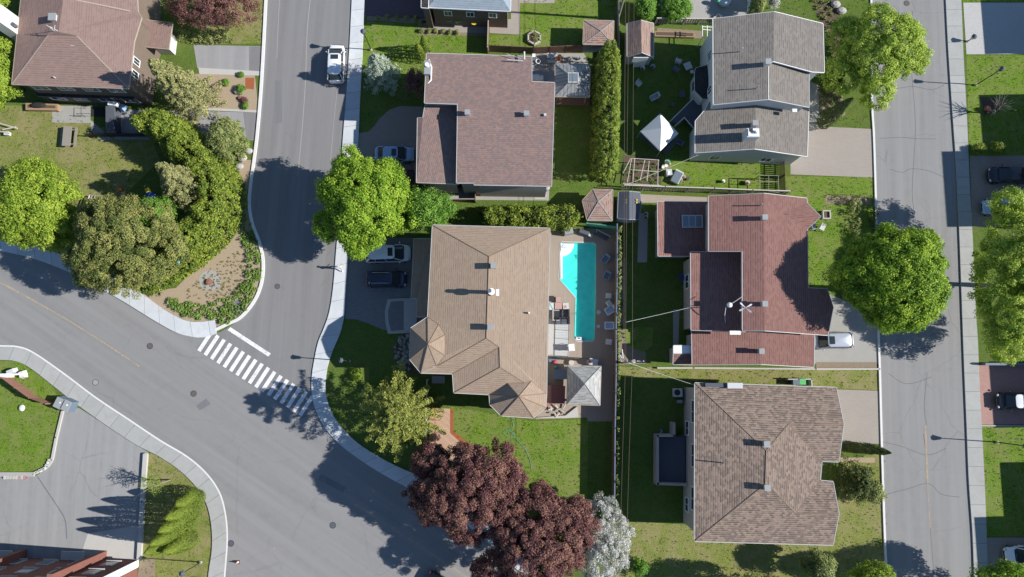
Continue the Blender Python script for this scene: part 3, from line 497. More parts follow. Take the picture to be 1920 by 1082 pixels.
def roofvent(parent,px,py,h,w=.55,ht=.55,mat='grey',name='roof_vent'):
    c=P(px,py,h); v=MB().box(c+Vector((0,0,ht/2-.25)),(w*.8,w*.8,ht*.85+.3)).build(name,mat,parent); MB().box(c+Vector((0,0,ht*.85)),(w,w,.09)).build('vent_cap','grey',v)
def pipe(parent,px,py,h,ht=.7,r=.06,mat='grey_light'):
    c=P(px,py,h); MB().cyl(c-Vector((0,0,.3)),r,ht+.3,10).build('vent_pipe',mat,parent)
# brown-roofed house, top left
t=root('house','large house with mauve-brown hipped roof and white side chimney, top left corner','house',P(140,60))
e,r=6.2,8.1
roof(t,[[(38,-130,e),(120,-130,r),(118,0,r),(110,60,r),(90,66,7.7),(22,158,e),(39,0,e)],[(120,-130,r),(262,-130,e),(257,0,e),(258,22,e),(265,33,e),(251,78,e),(241,166,e),(144,67,7.7),(110,60,r),(118,0,r)],[(90,66,7.7),(110,60,r),(144,67,7.7)],[(90,66.5,7.7),(144,67.5,7.7),(241,166,e),(22,158,e)]],'sh_A',gut='tan_trim')
w=walls(t,[(38,-130,e),(262,-130,e),(257,0,e),(258,22,e),(265,33,e),(251,78,e),(241,166,e),(22,158,e)],'brick_brown',.5)
for i in range(len(w)):
    a,b=w[i],w[(i+1)%len(w)]
    if a.y<P(0,120).y+2 and b.y<P(0,120).y+2 and abs(a.y-b.y)<1.5:
        for k in (.12,.36,.6,.84): window(t,a,b,k-.07,k+.07,3.9,5.2); window(t,a,b,k-.07,k+.07,.9,2.2)
    elif a.x>P(200,0).x and b.y>a.y and (b-a).length>4: window(t,a,b,.3,.45,3.8,5.1); window(t,a,b,.6,.75,3.8,5.1)
roof(t,[[(262,36,3.3),(323,43,3.0),(316,92,3.0),(254,86,3.3)]],'sh_A','porch_roof',gut='tan_trim'); walls(t,[(262,36,3.1),(319,43,3.0),(313,90,3.0),(254,84,3.1)],'stone_white',.5,name='porch_wall')
roofvent(t,101,34,8.0,.8,.35,'grey_light'); [MB().box(P(x,y,7.35),(.42,.45,.14)).build('skylight','grey_light',t) for x,y in ((102,81),(137,82.5))]; pipe(t,102,145,6.6,.15)
c=P(34,62,0); m=MB(); m.box(P(42,62,4.6)-Vector((0,0,.1)),(1.3,1.9,9.0)); m.build('chimney','stone_white',t); MB().cyl(P(30,50,8.9),.22,.55,12).build('chimney_pot','steel',t)
m=MB(); m.cyl(P(102,58,8.0),.03,1.3,6); m.tube([P(93,50,9.2),P(99,53,9.1),P(108,58,9.0)],.05,6); m.tube([P(103,47,9.4),P(102,55,9.2)],.03,6); m.build('antenna','grey_light',t)
MB().tube([P(141,0,7.75),P(200,12,7.05),P(243,21,6.45)],.09,6).build('flashing','tan_trim',t)
m=MB(); rl=[P(x,y,0) for x,y in ((60,178),(120,201),(168,203),(230,197),(255,192))]
# brown-red mottled roof house
t=root('house','wide flat-looking house roof in mottled brown and red shingles with lower garage roof','house',P(915,220)); e,r=6.5,7.3
roof(t,[[(800,100,e),(997,106,e),(997,153,6.9),(1040,155,6.9),(1038,215,r),(858,215,r),(858,195,7.18),(796,193,7.18)],[(858,215,r),(1038,215,r),(1034,349,e),(889,346.5,e),(889,343,e),(856,343,e)]],'sh_B')
walls(t,[(800,100,e),(997,106,e),(997,153,6.9),(1040,155,6.9),(1034,349,e),(889,346.5,e),(889,343,e),(856,343,e),(858,195,7),(796,193,7)],'stucco',.4)
roof(t,[[(797,197,5.85),(862,198,6.0),(860,345,5.85),(781,342,5.5),(783,221,5.5),(793,221,5.75)]],'sh_B','garage_roof')
w=walls(t,[(797,197,5.6),(862,198,5.7),(860,345,5.6),(781,342,5.4),(783,221,5.4),(793,221,5.5)],'stucco',.4,name='garage_wall')
for x,y in ((877,214),(987,216)): roofvent(t,x,y,7.3,.55,.7,'grey_light')
MB().box(P(1022,216,7.35),(.25,.25,.4)).build('vent_pipe','grey_light',t)
cq=P(801,126,7.3); MB().box((cq.x,cq.y,3.65),(.62,1.5,7.3)).build('chimney','grey',t); MB().cyl(P(801,123,7.3),.22,.3,14).build('chimney_cap','white',t)
m=MB(); m.tube([P(804,112,6.7),P(809,126,6.9),P(808,150,6.9),P(798,163,6.8)],.08,6); m.build('flashing','white',t)
m=MB(); m.tube([P(983,97,7.1),P(983,112,7.1)],.1,6); m.tube([P(950,101,7.0),P(983,112,7.0)],.03,5); m.tube([P(951,112,7.0),P(981,114,7.0)],.06,5); m.build('antenna','trim',t)
# tan house
t=root('house','large tan-roofed corner house with two eight-sided turrets beside the pool','house',P(915,590)); e,r=6.95,9.0
NWc,NE=(811,422,e),(1031,428,e); A1=(802.6,645.4,8.75); A2=(973.3,743,8.85)
T1=[(802,594.5,e),(770,615.4,e),(768,673.7,e),(789.3,699.5,e),(819,686,7.35),(834.5,666.7,7.7),(835,628,7.7),(822.6,608.5,7.4)]
T2=[(951.8,718.7,7.7),(917.4,740,e),(918.5,758.6,e),(939.6,779.7,e),(1000.6,783.7,e),(1023.4,764,e),(1025,737.6,e),(997,714,7.55),(984,717.6,7.73)]
H1,H2=(936.3,651,8.5),(937.5,688.5,8.6)
FC=[[NWc,NE,(917,481,r)],[NWc,(917,481,r),(912,634,r),(817.6,687.7,7.25),T1[5],T1[6],T1[7],T1[0]],[NE,(1026,650,e),T2[6],T2[7],T2[8],H2,H1,(912,634,r),(917,481,r)],
 [(912,634,r),H1,(848.7,701,e),T1[3],(817.6,687.7,7.25)],[(848.7,701,e),H1,H2,(851,736.5,e)],[(851,736.5,e),H2,T2[8],T2[0],T2[1]],[T1[4],T1[5],(817.6,687.7,7.25)]]
FC+=[[A1,T1[i],T1[(i+1)%8]] for i in range(8)]+[[A2,T2[i],T2[(i+1)%9]] for i in range(9)]
roof(t,FC,'sh_C',ridge='ridge_tan')
w=walls(t,[NWc,NE,(1025,737.6,e),(1023.4,764,e),(1000.6,783.7,e),(939.6,779.7,e),(918.5,758.6,e),(917.4,740,e),(851,736.5,e),(848.7,701,e),(789.3,699.5,e),(768,673.7,e),(770,615.4,e),(802,594.5,e)],'stucco',.4)
for i in range(len(w)):
    a,b=w[i],w[(i+1)%len(w)]; L=(b-a).length; k=max(1,int(L/3.6)) if L>2 else 0
    for j in range(k): window(t,a,b,(j+.3)/k,(j+.7)/k,4.3,5.7); window(t,a,b,(j+.3)/k,(j+.7)/k,1,2.3)
for x,y in ((926,500),(920,614)): roofvent(t,x,y,8.85,.6,.85,'grey')
cc=P(919,548.5,8.9); MB().cyl(cc-Vector((0,0,.3)),.2,1.9,14).build('chimney_pipe','steel',t); m=MB(); m.cyl(P(922,548.5,9.4)+Vector((0,0,.7)),.34,.14,16); m.build('chimney_cap','white',t); m=MB(); m.box(P(933,548.5,9.5),(.3,.65,.1)); m.tube([P(923,548,9.2),P(934,548,9.45)],.05,6); m.build('dish_antenna','white',t); pipe(t,992,587,7.8,.35,.09,'white')
roof(t,[[(776,448,3.0),(812,448,3.7),(806,594,3.7),(782,594,3.1),(782,560,3.1),(771,559,3.0)]],'sh_C','lower_roof'); walls(t,[(778,448,3.0),(812,448,3.4),(806,594,3.4),(784,594,3.0),(784,560,3.0),(773,559,3.0)],'stucco',.35,name='lower_wall')
# grey house
t=root('house','two-level grey-shingled house with pale blue siding next to the white party tent','house',P(1430,170))
R1=[[(1337,35.3,6.6),(1452,22,8.6),(1450.6,115,8.6),(1440,117,8.42),(1440.5,186,8.42),(1337.7,196,6.6)],[(1452,22,8.6),(1543,44.4,7.0),(1545.5,135.7,7.0),(1522.6,134.5,7.4),(1450.6,115,8.6)]]
roof(t,R1,'sh_D','upper_roof',gut='white'); roof(t,[[(1438,116,8.35),(1517,130,6.75),(1517,201,6.75),(1440.5,186,8.35)]],'sh_D','upper_roof')
w=walls(t,[(1337,35.3,6.6),(1452,22,8.6),(1543,44.4,7.0),(1545.5,135.7,7.0),(1519,134,7.0),(1516.6,202,6.7),(1440.5,186,8.35),(1337.7,196,6.6)],'siding',.3)
for i in range(len(w)):
    a,b=w[i],w[(i+1)%len(w)]
    if (b-a).length>8 and b.y<a.y: window(t,a,b,.25,.37,3.5,5.0,bars=2); window(t,a,b,.7,.8,3.5,5.0)
roof(t,[[(1304,227,3.9),(1323,205,4.2),(1330,190,4.3),(1417,188,5.9),(1415,279,5.9),(1303.5,286.4,3.9)],[(1417,188,5.9),(1517,196,4.3),(1513.5,293.4,4.3),(1415,279,5.9)]],'sh_D','lower_roof',gut='white')
w=walls(t,[(1304,227,3.9),(1323,208,4.2),(1517,205,4.3),(1513.5,293.4,4.3),(1415,279,5.9),(1303.5,286.4,3.9)],'siding',.3,name='lower_wall')
for i in range(len(w)):
    a,b=w[i],w[(i+1)%len(w)]
    if (b-a).length>4: window(t,a,b,.35,.55,1,2.3)
ring=[(1305.4,127.5,3.2),(1329.5,121,3.2),(1339,142,3.3),(1338,186,3.3),(1317.4,185.4,3.2),(1302.7,170,3.2),(1302.7,135,3.2)]
roof(t,[[(1322,152,3.75),ring[i],ring[(i+1)%7]] for i in range(7)],'sh_dark','bay_roof',gut='trim',thick=.12); w=walls(t,ring,'siding',.25,name='bay_wall')
for i in range(7):
    a,b=w[i],w[(i+1)%7]
    if (b-a).length>1.2: window(t,a,b,.2,.8,1,2.5,bars=0)
for x,y,h in ((1436,121,8.35),(1412,235,5.85)): roofvent(t,x,y,h,.6,.9,'grey_light')
pipe(t,1388,97,7.5,.9,.05); pipe(t,1417,167,7.95,.9,.05,'grey')
cb=P(1404,257,5.7); MB().box(cb+Vector((0,0,.3)),(1.3,.95,2.2)).build('chimney','siding',t); MB().box(cb+Vector((0,0,1.46)),(1.1,.8,.12)).build('chimney_cap','white',t); m=MB(); m.cyl(cb+Vector((.3,0,1.5)),.17,.35,12); m.build('chimney_pot','white',t)
MB().box(P(1397,255,5.6)+Vector((0,0,1.9)),(.4,.35,.04)).build('flue','dark',t); MB().box(P(1489,208,6.3),(.5,.35,.35)).build('downpipe_outlet','white',t)
# red-roofed house
t=root('house','sprawling red-shingled house with stepped roofs, skylight and white roof antenna','house',P(1420,520)); r=8.2
roof(t,[[(1328.6,367.6,6.4),(1433,362.8,r),(1434,620,r),(1392.5,620,7.5),(1392,471,7.5),(1328.6,471,6.4)],[(1433,362.8,r),(1513,372,6.8),(1513,380.6,6.8),(1467,400,7.6),(1514,428.7,6.8),(1515,540,6.8),(1551,542,6.2),(1562,576,6.0),(1552,628.6,6.2),(1434,620,r)],
 [(1467,400,7.6),(1513,380.6,6.8),(1539,406,7.3)],[(1467,400,7.6),(1539,406,7.3),(1514,428.7,6.8)]],'sh_E',gut='trim')
w=walls(t,[(1328.6,367.6,6.4),(1433,362.8,r),(1513,372,6.8),(1514,380,6.8),(1537,406,7.2),(1515,430,6.8),(1515,540,6.8),(1551,542,6.2),(1562,576,6.0),(1552,628.6,6.2),(1434,620,r),(1392.5,620,7.5),(1392,471,7.5),(1328.6,471,6.4)],'stucco',.35)
roof(t,[[(1295,472.5,4.9),(1396,472.5,5.9),(1397,622,5.9),(1296,619,4.9)]],'sh_E','middle_roof'); w=walls(t,[(1295,472.5,4.8),(1396,472.5,5.6),(1397,622,5.6),(1296,619,4.8)],'stucco',.35,name='middle_wall')
for i in range(4):
    a,b=w[i],w[(i+1)%4]
    if (b-a).length>6 and b.y<a.y and a.x<P(1340,0).x: window(t,a,b,.22,.42,1,2.6)
roof(t,[[(1233,378,3.7),(1332,379,3.9),(1332,473,3.9),(1297,474.5,3.8),(1296,480,3.8),(1234,480,3.7)]],'sh_E','rear_roof'); walls(t,[(1233,378,3.3),(1332,379,3.5),(1332,473,3.5),(1296,480,3.4),(1234,480,3.3)],'stucco',.35,name='rear_wall')
sk=MB().box(P(1298,415,3.97),(2.2,1.35,.16)).build('skylight','trim',t); MB().box(P(1298,415,4.065),(2.0,1.15,.03)).build('pane','glass_pale',sk); [MB().box(P(x,415,4.09),(.05,1.15,.03)).build('glazing_bar','trim',sk) for x in (1292,1304)]
roof(t,[[(1297,619,3.9),(1427,622,5.6),(1427,683,5.6),(1298,684,3.9)],[(1427,622,5.6),(1527,628,4.2),(1526,688.5,4.2),(1427,683,5.6)]],'sh_E','garage_roof'); walls(t,[(1297,619,3.9),(1427,622,5.6),(1527,628,4.2),(1526,688.5,4.2),(1427,683,5.6),(1298,684,3.9)],'stucco',.35,name='garage_wall')
roof(t,[[(1263,648,3.3),(1299,648,3.35),(1299,662.5,3.35),(1263,662.5,3.3)]],'white','porch_roof'); roof(t,[[(1263,662.5,3.3),(1299,662.5,3.35),(1299,684,2.8),(1262,683,2.75)]],'sh_E','porch_roof'); walls(t,[(1263,648,3.1),(1299,648,3.1),(1299,684,2.7),(1262,683,2.7)],'stucco',.2,name='porch_wall')
for x,y,h in ((1430,410,8.1),(1430,571,8.1),(1424,659,5.55)): roofvent(t,x,y,h,.55,.85,'grey')
pipe(t,1424,386,7.95,.9,.06,'grey'); MB().box(P(1378,624,6.2),(1.1,.4,.25)).build('vent_box','white',t)
m=MB(); o_=P(1398,577,9.6)
for a in (.5,2.4,3.6,5.6): m.add([o_,o_+Vector((math.cos(a-.16)*.6,math.sin(a-.16)*.6,.02)),o_+Vector((math.cos(a)*.75,math.sin(a)*.75,.05)),o_+Vector((math.cos(a+.16)*.6,math.sin(a+.16)*.6,.1))],[(0,1,2,3)])
m.tube([P(1396,577,7.6),o_],.04,6); m.build('antenna','grey_light',t)
m=MB(); m.ball(P(1368,572,7.6),.28,12); m.build('dish_antenna','white',t); m=MB(); m.tube([P(1368,572,7.6),P(1392,556,7.7)],.03,6); m.tube([P(1361,576,7.0),P(1359,590,6.6),P(1360,606,5.6)],.04,6); m.tube([P(1366,573,5.0),P(1366,573,7.5)],.03,6); m.build('antenna_mast','grey_light',t)
# mottled tan-brown house
t=root('house','hipped brown-grey mottled shingle house with a dark rear deck, lower right','house',P(1430,870)); e,r=6.8,8.8
roof(t,[[(1303,718,e),(1437,845,r),(1435,908,r),(1302,1015,e)],[(1303,718,e),(1568,726.5,e),(1582,795,7.9),(1479,795,7.9),(1437,845,r)],[(1479,795,7.9),(1582,795,7.9),(1573,866,e),(1541,865,e)],
 [(1437,845,r),(1479,795,7.9),(1541,865,e),(1538,901,e),(1492,963,7.9),(1446,915,8.65),(1435,908,r)],[(1492,963,7.9),(1538,901,e),(1562,903,e),(1573,963,7.9)],[(1302,1015,e),(1435,908,r),(1446,915,8.65),(1492,963,7.9),(1573,963,7.9),(1562,1022,e)]],'sh_F',ridge='ridge_tan')
w=walls(t,[(1303,718,e),(1568,726.5,e),(1582,795,7.9),(1573,866,e),(1541,865,e),(1538,901,e),(1562,903,e),(1573,963,7.9),(1562,1022,e),(1302,1015,e)],'stucco',.5)
for i in range(len(w)):
    a,b=w[i],w[(i+1)%len(w)]
    if (b-a).length>12 and b.y<a.y: [window(t,a,b,k-.08,k+.08,3.6,5.4,bars=1) for k in (.17,.48,.78)]+[window(t,a,b,k-.05,k+.05,1,2.4) for k in (.3,.85)]
for x,y in ((1434,832),(1435,913)): roofvent(t,x,y,8.6,.6,.75,'grey')
MB().box(P(1376,723,6.95),(1.5,.55,.9)).build('chimney','grey_light',t); MB().box(P(1344,722,6.9),(2.4,.4,.5)).build('chimney_base','slate',t); pipe(t,1354,868,7.8,.6,.06,'bluegrey')
# grey-blue roof house at the top
t=root('house','pale blue-grey roofed brick house cut off by the top edge','house',P(880,-20)); e=4.6
roof(t,[[(803,14,e),(957,21,e),(925,-30,5.9),(840,-34,5.9)],[(957,21,e),(962,-140,e),(925,-110,5.9),(925,-30,5.9)],[(803,14,e),(840,-34,5.9),(840,-112,5.9),(806,-142,e)],[(806,-142,e),(962,-140,e),(925,-110,5.9),(840,-112,5.9)],[(840,-34,5.9),(925,-30,5.9),(925,-110,5.9),(840,-112,5.9)]],'sh_blue',gut='white')
w=walls(t,[(803,14,e),(957,21,e),(962,-140,e),(806,-142,e)],'brick_brown',.35)
for i in range(4):
    a,b=w[i],w[(i+1)%4]
    if abs(a.y-b.y)<2 and b.x>a.x: [window(t,a,b,k-.05,k+.05,2.4,3.4) for k in (.2,.5,.8)]
roof(t,[[(790,14,5.0),(803,15,5.0),(806,-140,5.0),(792,-140,5.0)]],'sh_dark','side_roof',gut='white'); walls(t,[(790,14,5.0),(806,15,5.0),(806,-140,5.0),(792,-140,5.0)],'brick_brown',.12,name='side_wall')
# red brick building at the bottom left
t=root('brick_building','tall red brick building with pale window sills at the bottom left corner','building',P(100,1130)); hB=11
q=[P(258,1050),P(252,1300),P(-300,1300),P(-300,1040)]; m=MB()
for i in range(4): a,b=q[i],q[(i+1)%4]; m.add([(b.x,b.y,0),(a.x,a.y,0),(a.x,a.y,hB),(b.x,b.y,hB)],[(3,2,1,0)])
m.build('wall','brick_red',t); MB().slab([(p.x,p.y) for p in q],hB,hB+.3).build('roof','grey',t)
A,B=P(-300,1040),P(258,1050); d=(B-A).normalized(); L=(B-A).length; out=Vector((-d.y,d.x,0)); rz=math.atan2(d.y,d.x)
for i in range(9):
    for z in (1.2,4.4,7.6):
        s=L-1.9-i*3.3; c=A+d*s+out*.05; wd=1.3
        f=MB().box(c+Vector((0,0,z+.75)),(wd,.08,1.5),rz).build('window','trim',t); MB().box(c+out*.05+Vector((0,0,z+.75)),(wd-.2,.03,1.3),rz).build('pane','glass_pale',f); MB().box(c+out*.06+Vector((0,0,z-.06)),(wd+.3,.24,.1),rz).build('sill','concrete_light',t)
for s in (2.0,10.5): MB().box(A+d*(L-s-1.6)+out*.45+Vector((0,0,4.6)),(.55,.9,9.2),rz).build('brick_pier','brick_red',t)
for s in (6.5,14,19): MB().box(A+d*(L-s)+out*.5+Vector((0,0,.65+.02*s)),(2.4,.9,.14),rz).build('canopy','concrete_light',t)
MB().box(B+Vector((.06,-.35,hB/2)),(.14,.75,hB),0).build('corner_strip','white',t)
# neighbours just outside the right edge (they shade the lots there)
def block(lab,gx0,gy0,gx1,gy1,h,rise=1.2):
    a=P(gx0,gy0);b=P(gx1,gy1); t=root('house',lab,'house',(a+b)/2); x0,x1,y0,y1=a.x,b.x,b.y,a.y; ym=(y0+y1)/2; m=MB()
    for p,q2 in (((x0,y0),(x1,y0)),((x1,y0),(x1,y1)),((x1,y1),(x0,y1)),((x0,y1),(x0,y0))): m.add([(*p,0),(*q2,0),(*q2,h),(*p,h)],[(0,1,2,3)])
    m.build('wall','brick_brown',t); o=.25; xm=(x0+x1)/2
    m=MB(); m.add([(x0-o,y0-o,h),(xm,y0-o,h+rise),(xm,y1+o,h+rise),(x0-o,y1+o,h)],[(0,1,2,3)]); m.add([(xm,y0-o,h+rise),(x1+o,y0-o,h),(x1+o,y1+o,h),(xm,y1+o,h+rise)],[(0,1,2,3)]); m.add([(x0,y0,h),(x1,y0,h),(xm,y0,h+rise)],[(0,1,2)]); m.add([(x0,y1,h),(xm,y1,h+rise),(x1,y1,h)],[(0,1,2)]); m.build('roof','sh_D',t)
    MB().box(Vector((x0-.03,ym,1.6)),(.06,1.6,1.3)).build('window','white',t)
block('brown brick house out of frame beside the grey driveway, top right',1994,14,2200,108,6.35)
block('brown brick house out of frame behind the bare shrub bed on the right',1990,192,2200,302,6.2,.9)
block('tallest brown brick house out of frame east of the two parked cars',1990,303,2200,437,9.0,.9)
block('brown brick house out of frame behind the white-roofed car',2000,692,2220,808,5.6,.9)
block('low brown brick house out of frame beside the lower right lawn',2000,880,2220,985,4.7,.7)
block('brown brick house out of frame past the bottom right corner',2000,986,2220,1100,6.7,.9)
# ---------------- trees and shrubs ----------------
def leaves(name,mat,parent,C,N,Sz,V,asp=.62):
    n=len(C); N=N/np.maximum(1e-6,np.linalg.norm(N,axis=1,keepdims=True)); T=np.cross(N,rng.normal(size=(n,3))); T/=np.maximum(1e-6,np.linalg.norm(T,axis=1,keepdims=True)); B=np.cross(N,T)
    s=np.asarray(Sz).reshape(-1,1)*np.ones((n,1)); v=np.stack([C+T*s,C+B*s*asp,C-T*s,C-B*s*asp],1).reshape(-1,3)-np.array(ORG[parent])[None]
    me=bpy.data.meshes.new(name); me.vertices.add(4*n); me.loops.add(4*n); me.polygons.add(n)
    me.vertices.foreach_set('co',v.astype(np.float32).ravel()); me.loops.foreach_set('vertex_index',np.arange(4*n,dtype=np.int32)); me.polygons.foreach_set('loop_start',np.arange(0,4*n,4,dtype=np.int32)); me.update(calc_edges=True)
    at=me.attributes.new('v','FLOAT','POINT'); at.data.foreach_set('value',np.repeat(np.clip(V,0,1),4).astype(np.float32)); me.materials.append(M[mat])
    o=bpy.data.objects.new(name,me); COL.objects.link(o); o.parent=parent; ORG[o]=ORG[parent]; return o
def unit(n): 
    u=rng.normal(size=(n,3)); return u/np.linalg.norm(u,axis=1,keepdims=True)
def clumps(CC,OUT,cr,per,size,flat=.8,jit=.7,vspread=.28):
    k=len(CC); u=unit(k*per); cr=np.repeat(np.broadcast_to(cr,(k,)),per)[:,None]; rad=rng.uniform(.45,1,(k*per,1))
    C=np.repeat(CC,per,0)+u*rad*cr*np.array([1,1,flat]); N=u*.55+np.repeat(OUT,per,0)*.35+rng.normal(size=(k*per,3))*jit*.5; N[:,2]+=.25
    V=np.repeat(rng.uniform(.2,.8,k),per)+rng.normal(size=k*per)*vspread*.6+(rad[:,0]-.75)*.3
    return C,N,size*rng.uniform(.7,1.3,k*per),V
def lumps(ph,rnd): return 1+.09*np.sin(3*ph+rnd[0])+.07*np.sin(5*ph+rnd[1])+.05*np.sin(9*ph+rnd[2])
def trunk(t,base,top,r,limbs=(),mat='bark',name='trunk'):
    m=MB(); b=Vector(base); tp=Vector(top); mid=b.lerp(tp,.5)+Vector((random.uniform(-.15,.15),random.uniform(-.15,.15),0))
    m.tube([b-Vector((0,0,.1)),b+Vector((0,0,.3)),mid,tp],[r*1.35,r,r*.8,r*.45],8)
    for l in limbs:
        s=b.lerp(tp,random.uniform(.35,.8)); e=Vector(l); q=s.lerp(e,.5)+Vector((0,0,.12*(e-s).length)); m.tube([s,q,e],[r*.45,r*.28,r*.07],6)
    return m.build(name,mat,t,smooth=True)
def broad(name,lab,px,py,hc,rx,ry,rz,mat,n=150,cr=.75,per=130,size=.13,group=None,bark='bark',lobes=None,gap=0,low=-.55,cat='tree',limbs=10,jit=.7):
    size*=.84; per=int(per*1.3)
    c=P(px,py,hc); base=(c.x,c.y,0); t=root(name,lab,cat,base,group=group); rnd=rng.uniform(0,6.3,3)
    n=int(n*1.75); u=unit(n*4); u=u[u[:,2]>-.25][:n]; ph=np.arctan2(u[:,1],u[:,0]); k=lumps(ph,rnd)*rng.uniform(.62,1.0,len(u))**.6
    E=np.array([rx-cr*.6,ry-cr*.6,rz-cr*.5]); CC=np.array(c)+u*E*np.stack([k,k,rng.uniform(.8,1,len(u))],1)
    ni=int(n*.3); ui=unit(ni); ui[:,2]=abs(ui[:,2])*.8; CC=np.vstack([CC,np.array(c)+ui*E*.62*rng.uniform(.3,1,(ni,1))]); u=np.vstack([u,ui])
    if lobes is not None: # (dx,dy,dz,r) extra lobes, metres
        for dx,dy,dz,rr in lobes:
            uu=unit(max(6,int(n*rr*rr/(rx*ry)*.8))); CC=np.vstack([CC,np.array(c)+np.array([dx,dy,dz])+uu*rr*.85]); u=np.vstack([u,uu])
    if gap: keep=rng.random(len(CC))>gap; CC=CC[keep];u=u[keep]
    C,N,Z,V=clumps(CC,u,cr*rng.uniform(.65,1.25,len(CC)),per,size,jit=jit)
    ls=[np.array(c)+(CC[i]-np.array(c))*.72 for i in rng.choice(len(CC),min(limbs,len(CC)),False)]
    trunk(t,base,(c.x,c.y,hc+rz*.1),max(.06,.025*(hc+rz)),ls,bark); leaves('crown',mat,t,C,N,Z,V); return t
def conifer(name,lab,px,py,h,R0,mat,nb=110,per=90,size=.1,group=None,droop=.25,top=.0,star=0,bark='bark',width=.34,base_px=True,cat='tree'):
    b=P(px,py,0) if base_px else None; b=b if b is not None else Vector((0,0,0)); t=root(name,lab,cat,b,group=group); Cs=[];Ns=[];Zs=[];Vs=[]
    for i in range(nb):
        f=(i+.5)/nb; z=h*(.06+.92*f); L=R0*(1-f)**(.55 if star else .75)*rng.uniform(.72,1.12)+.18; az=i*2.39996+rng.normal()*.25
        if star: az=6.283*((i*4)%star)/star+rng.normal()*.07+(.24 if f>.55 else 0); L*=1+.12*rng.normal()
        d=np.array([math.cos(az),math.sin(az),0]); s=np.sqrt(rng.random(per)); w=width*(1-s*.65)*(.5+L/R0)*rng.normal(size=per)*.75; side=np.array([-d[1],d[0],0])
        zz=z-droop*L*s**1.3+.15*L*s*s+rng.normal(size=per)*.09
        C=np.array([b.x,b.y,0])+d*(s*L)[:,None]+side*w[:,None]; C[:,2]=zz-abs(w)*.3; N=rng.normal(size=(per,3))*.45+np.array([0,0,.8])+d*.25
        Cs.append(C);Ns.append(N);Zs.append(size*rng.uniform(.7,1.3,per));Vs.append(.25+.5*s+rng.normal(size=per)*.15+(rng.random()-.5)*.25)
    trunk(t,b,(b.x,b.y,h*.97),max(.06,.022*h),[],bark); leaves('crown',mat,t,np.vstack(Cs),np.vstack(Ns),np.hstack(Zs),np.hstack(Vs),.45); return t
def cone(name,lab,px,py,h,r,mat,n=900,group=None,size=.1,cat='tree'):
    b=P(px,py,0); t=root(name,lab,cat,b,group=group); f=rng.random(n)**.8; a=rng.uniform(0,6.283,n); rr=r*np.where(f<.12,.6+.4*f/.12,(1-f)**.62*1.06)*(1+.1*np.sin(a*3+f*9))*rng.uniform(.86,1.05,n)
    d=np.stack([np.cos(a),np.sin(a),np.zeros(n)],1); C=np.array([b.x,b.y,.1])+d*rr[:,None]; C[:,2]+=f*h; N=d+np.array([0,0,.35])+rng.normal(size=(n,3))*.45
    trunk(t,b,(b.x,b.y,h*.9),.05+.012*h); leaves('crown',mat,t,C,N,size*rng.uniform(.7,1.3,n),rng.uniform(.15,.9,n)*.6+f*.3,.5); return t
def hedge(name,lab,pts,h,w,mat,dens=22,cr=.38,per=26,size=.1,group=None,cat='hedge',top=.12,taper=.75,stems=1.2):
    c=[P(p[0],p[1],0) for p in smooth(pts,6)]; d=[0]
    for i in range(1,len(c)): d.append(d[-1]+(c[i]-c[i-1]).length)
    L=d[-1]; n=int(L*(w+2*h)*dens/3.2); s=rng.uniform(0,L,n); X=np.interp(s,d,[p.x for p in c]); Y=np.interp(s,d,[p.y for p in c])
    dx=np.gradient([p.x for p in c],d); dy=np.gradient([p.y for p in c],d); tx=np.interp(s,d,dx); ty=np.interp(s,d,dy)
    a=rng.uniform(-.15,math.pi+.15,n); hn=h*(1+top*np.sin(s*2.1+1)+top*.6*np.sin(s*4.7)); endf=np.clip(np.minimum(s,L-s)/(w*.5)+.35,0,1)
    off=np.sign(np.cos(a))*np.abs(np.cos(a))**.55*w*.5*endf*(1-(1-taper)*np.clip(np.sin(a),0,1)); z=np.clip(np.sign(np.sin(a))*np.abs(np.sin(a))**.5,0.03,1)*hn*rng.uniform(.92,1.03,n); low=rng.random(n)<.42; z=np.where(low,rng.uniform(.05,1,n)*z,z)
    CC=np.stack([X-ty*off,Y+tx*off,z],1); OUT=np.stack([-ty*np.cos(a),tx*np.cos(a),np.maximum(.1,np.sin(a))],1)
    t=root(name,lab,cat,(c[len(c)//2].x,c[len(c)//2].y,0),group=group); C,N,Z,V=clumps(CC,OUT,cr*rng.uniform(.6,1.2,n),per,size,1.2); leaves('foliage',mat,t,C,N,Z,V)
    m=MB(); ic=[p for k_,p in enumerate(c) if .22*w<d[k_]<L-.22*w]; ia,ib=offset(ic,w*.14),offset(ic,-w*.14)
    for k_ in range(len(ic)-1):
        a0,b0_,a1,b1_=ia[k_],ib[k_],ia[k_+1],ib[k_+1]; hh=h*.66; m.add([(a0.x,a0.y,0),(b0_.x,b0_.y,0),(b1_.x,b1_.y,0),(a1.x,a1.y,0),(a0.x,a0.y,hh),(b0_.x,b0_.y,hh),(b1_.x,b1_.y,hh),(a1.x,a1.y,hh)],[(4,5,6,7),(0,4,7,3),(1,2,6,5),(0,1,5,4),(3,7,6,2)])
    if h>1: m.build('shade_core','inner',t)  # solid hidden core added so the hedge throws a dense shadow
    m=MB()
    for q in np.arange(.5,L,stems): x,y=np.interp(q,d,[p.x for p in c]),np.interp(q,d,[p.y for p in c]); m.tube([(x,y,0),(x+.05,y,h*.85)],[.05,.02],5)
    m.build('stem','bark',t); return t
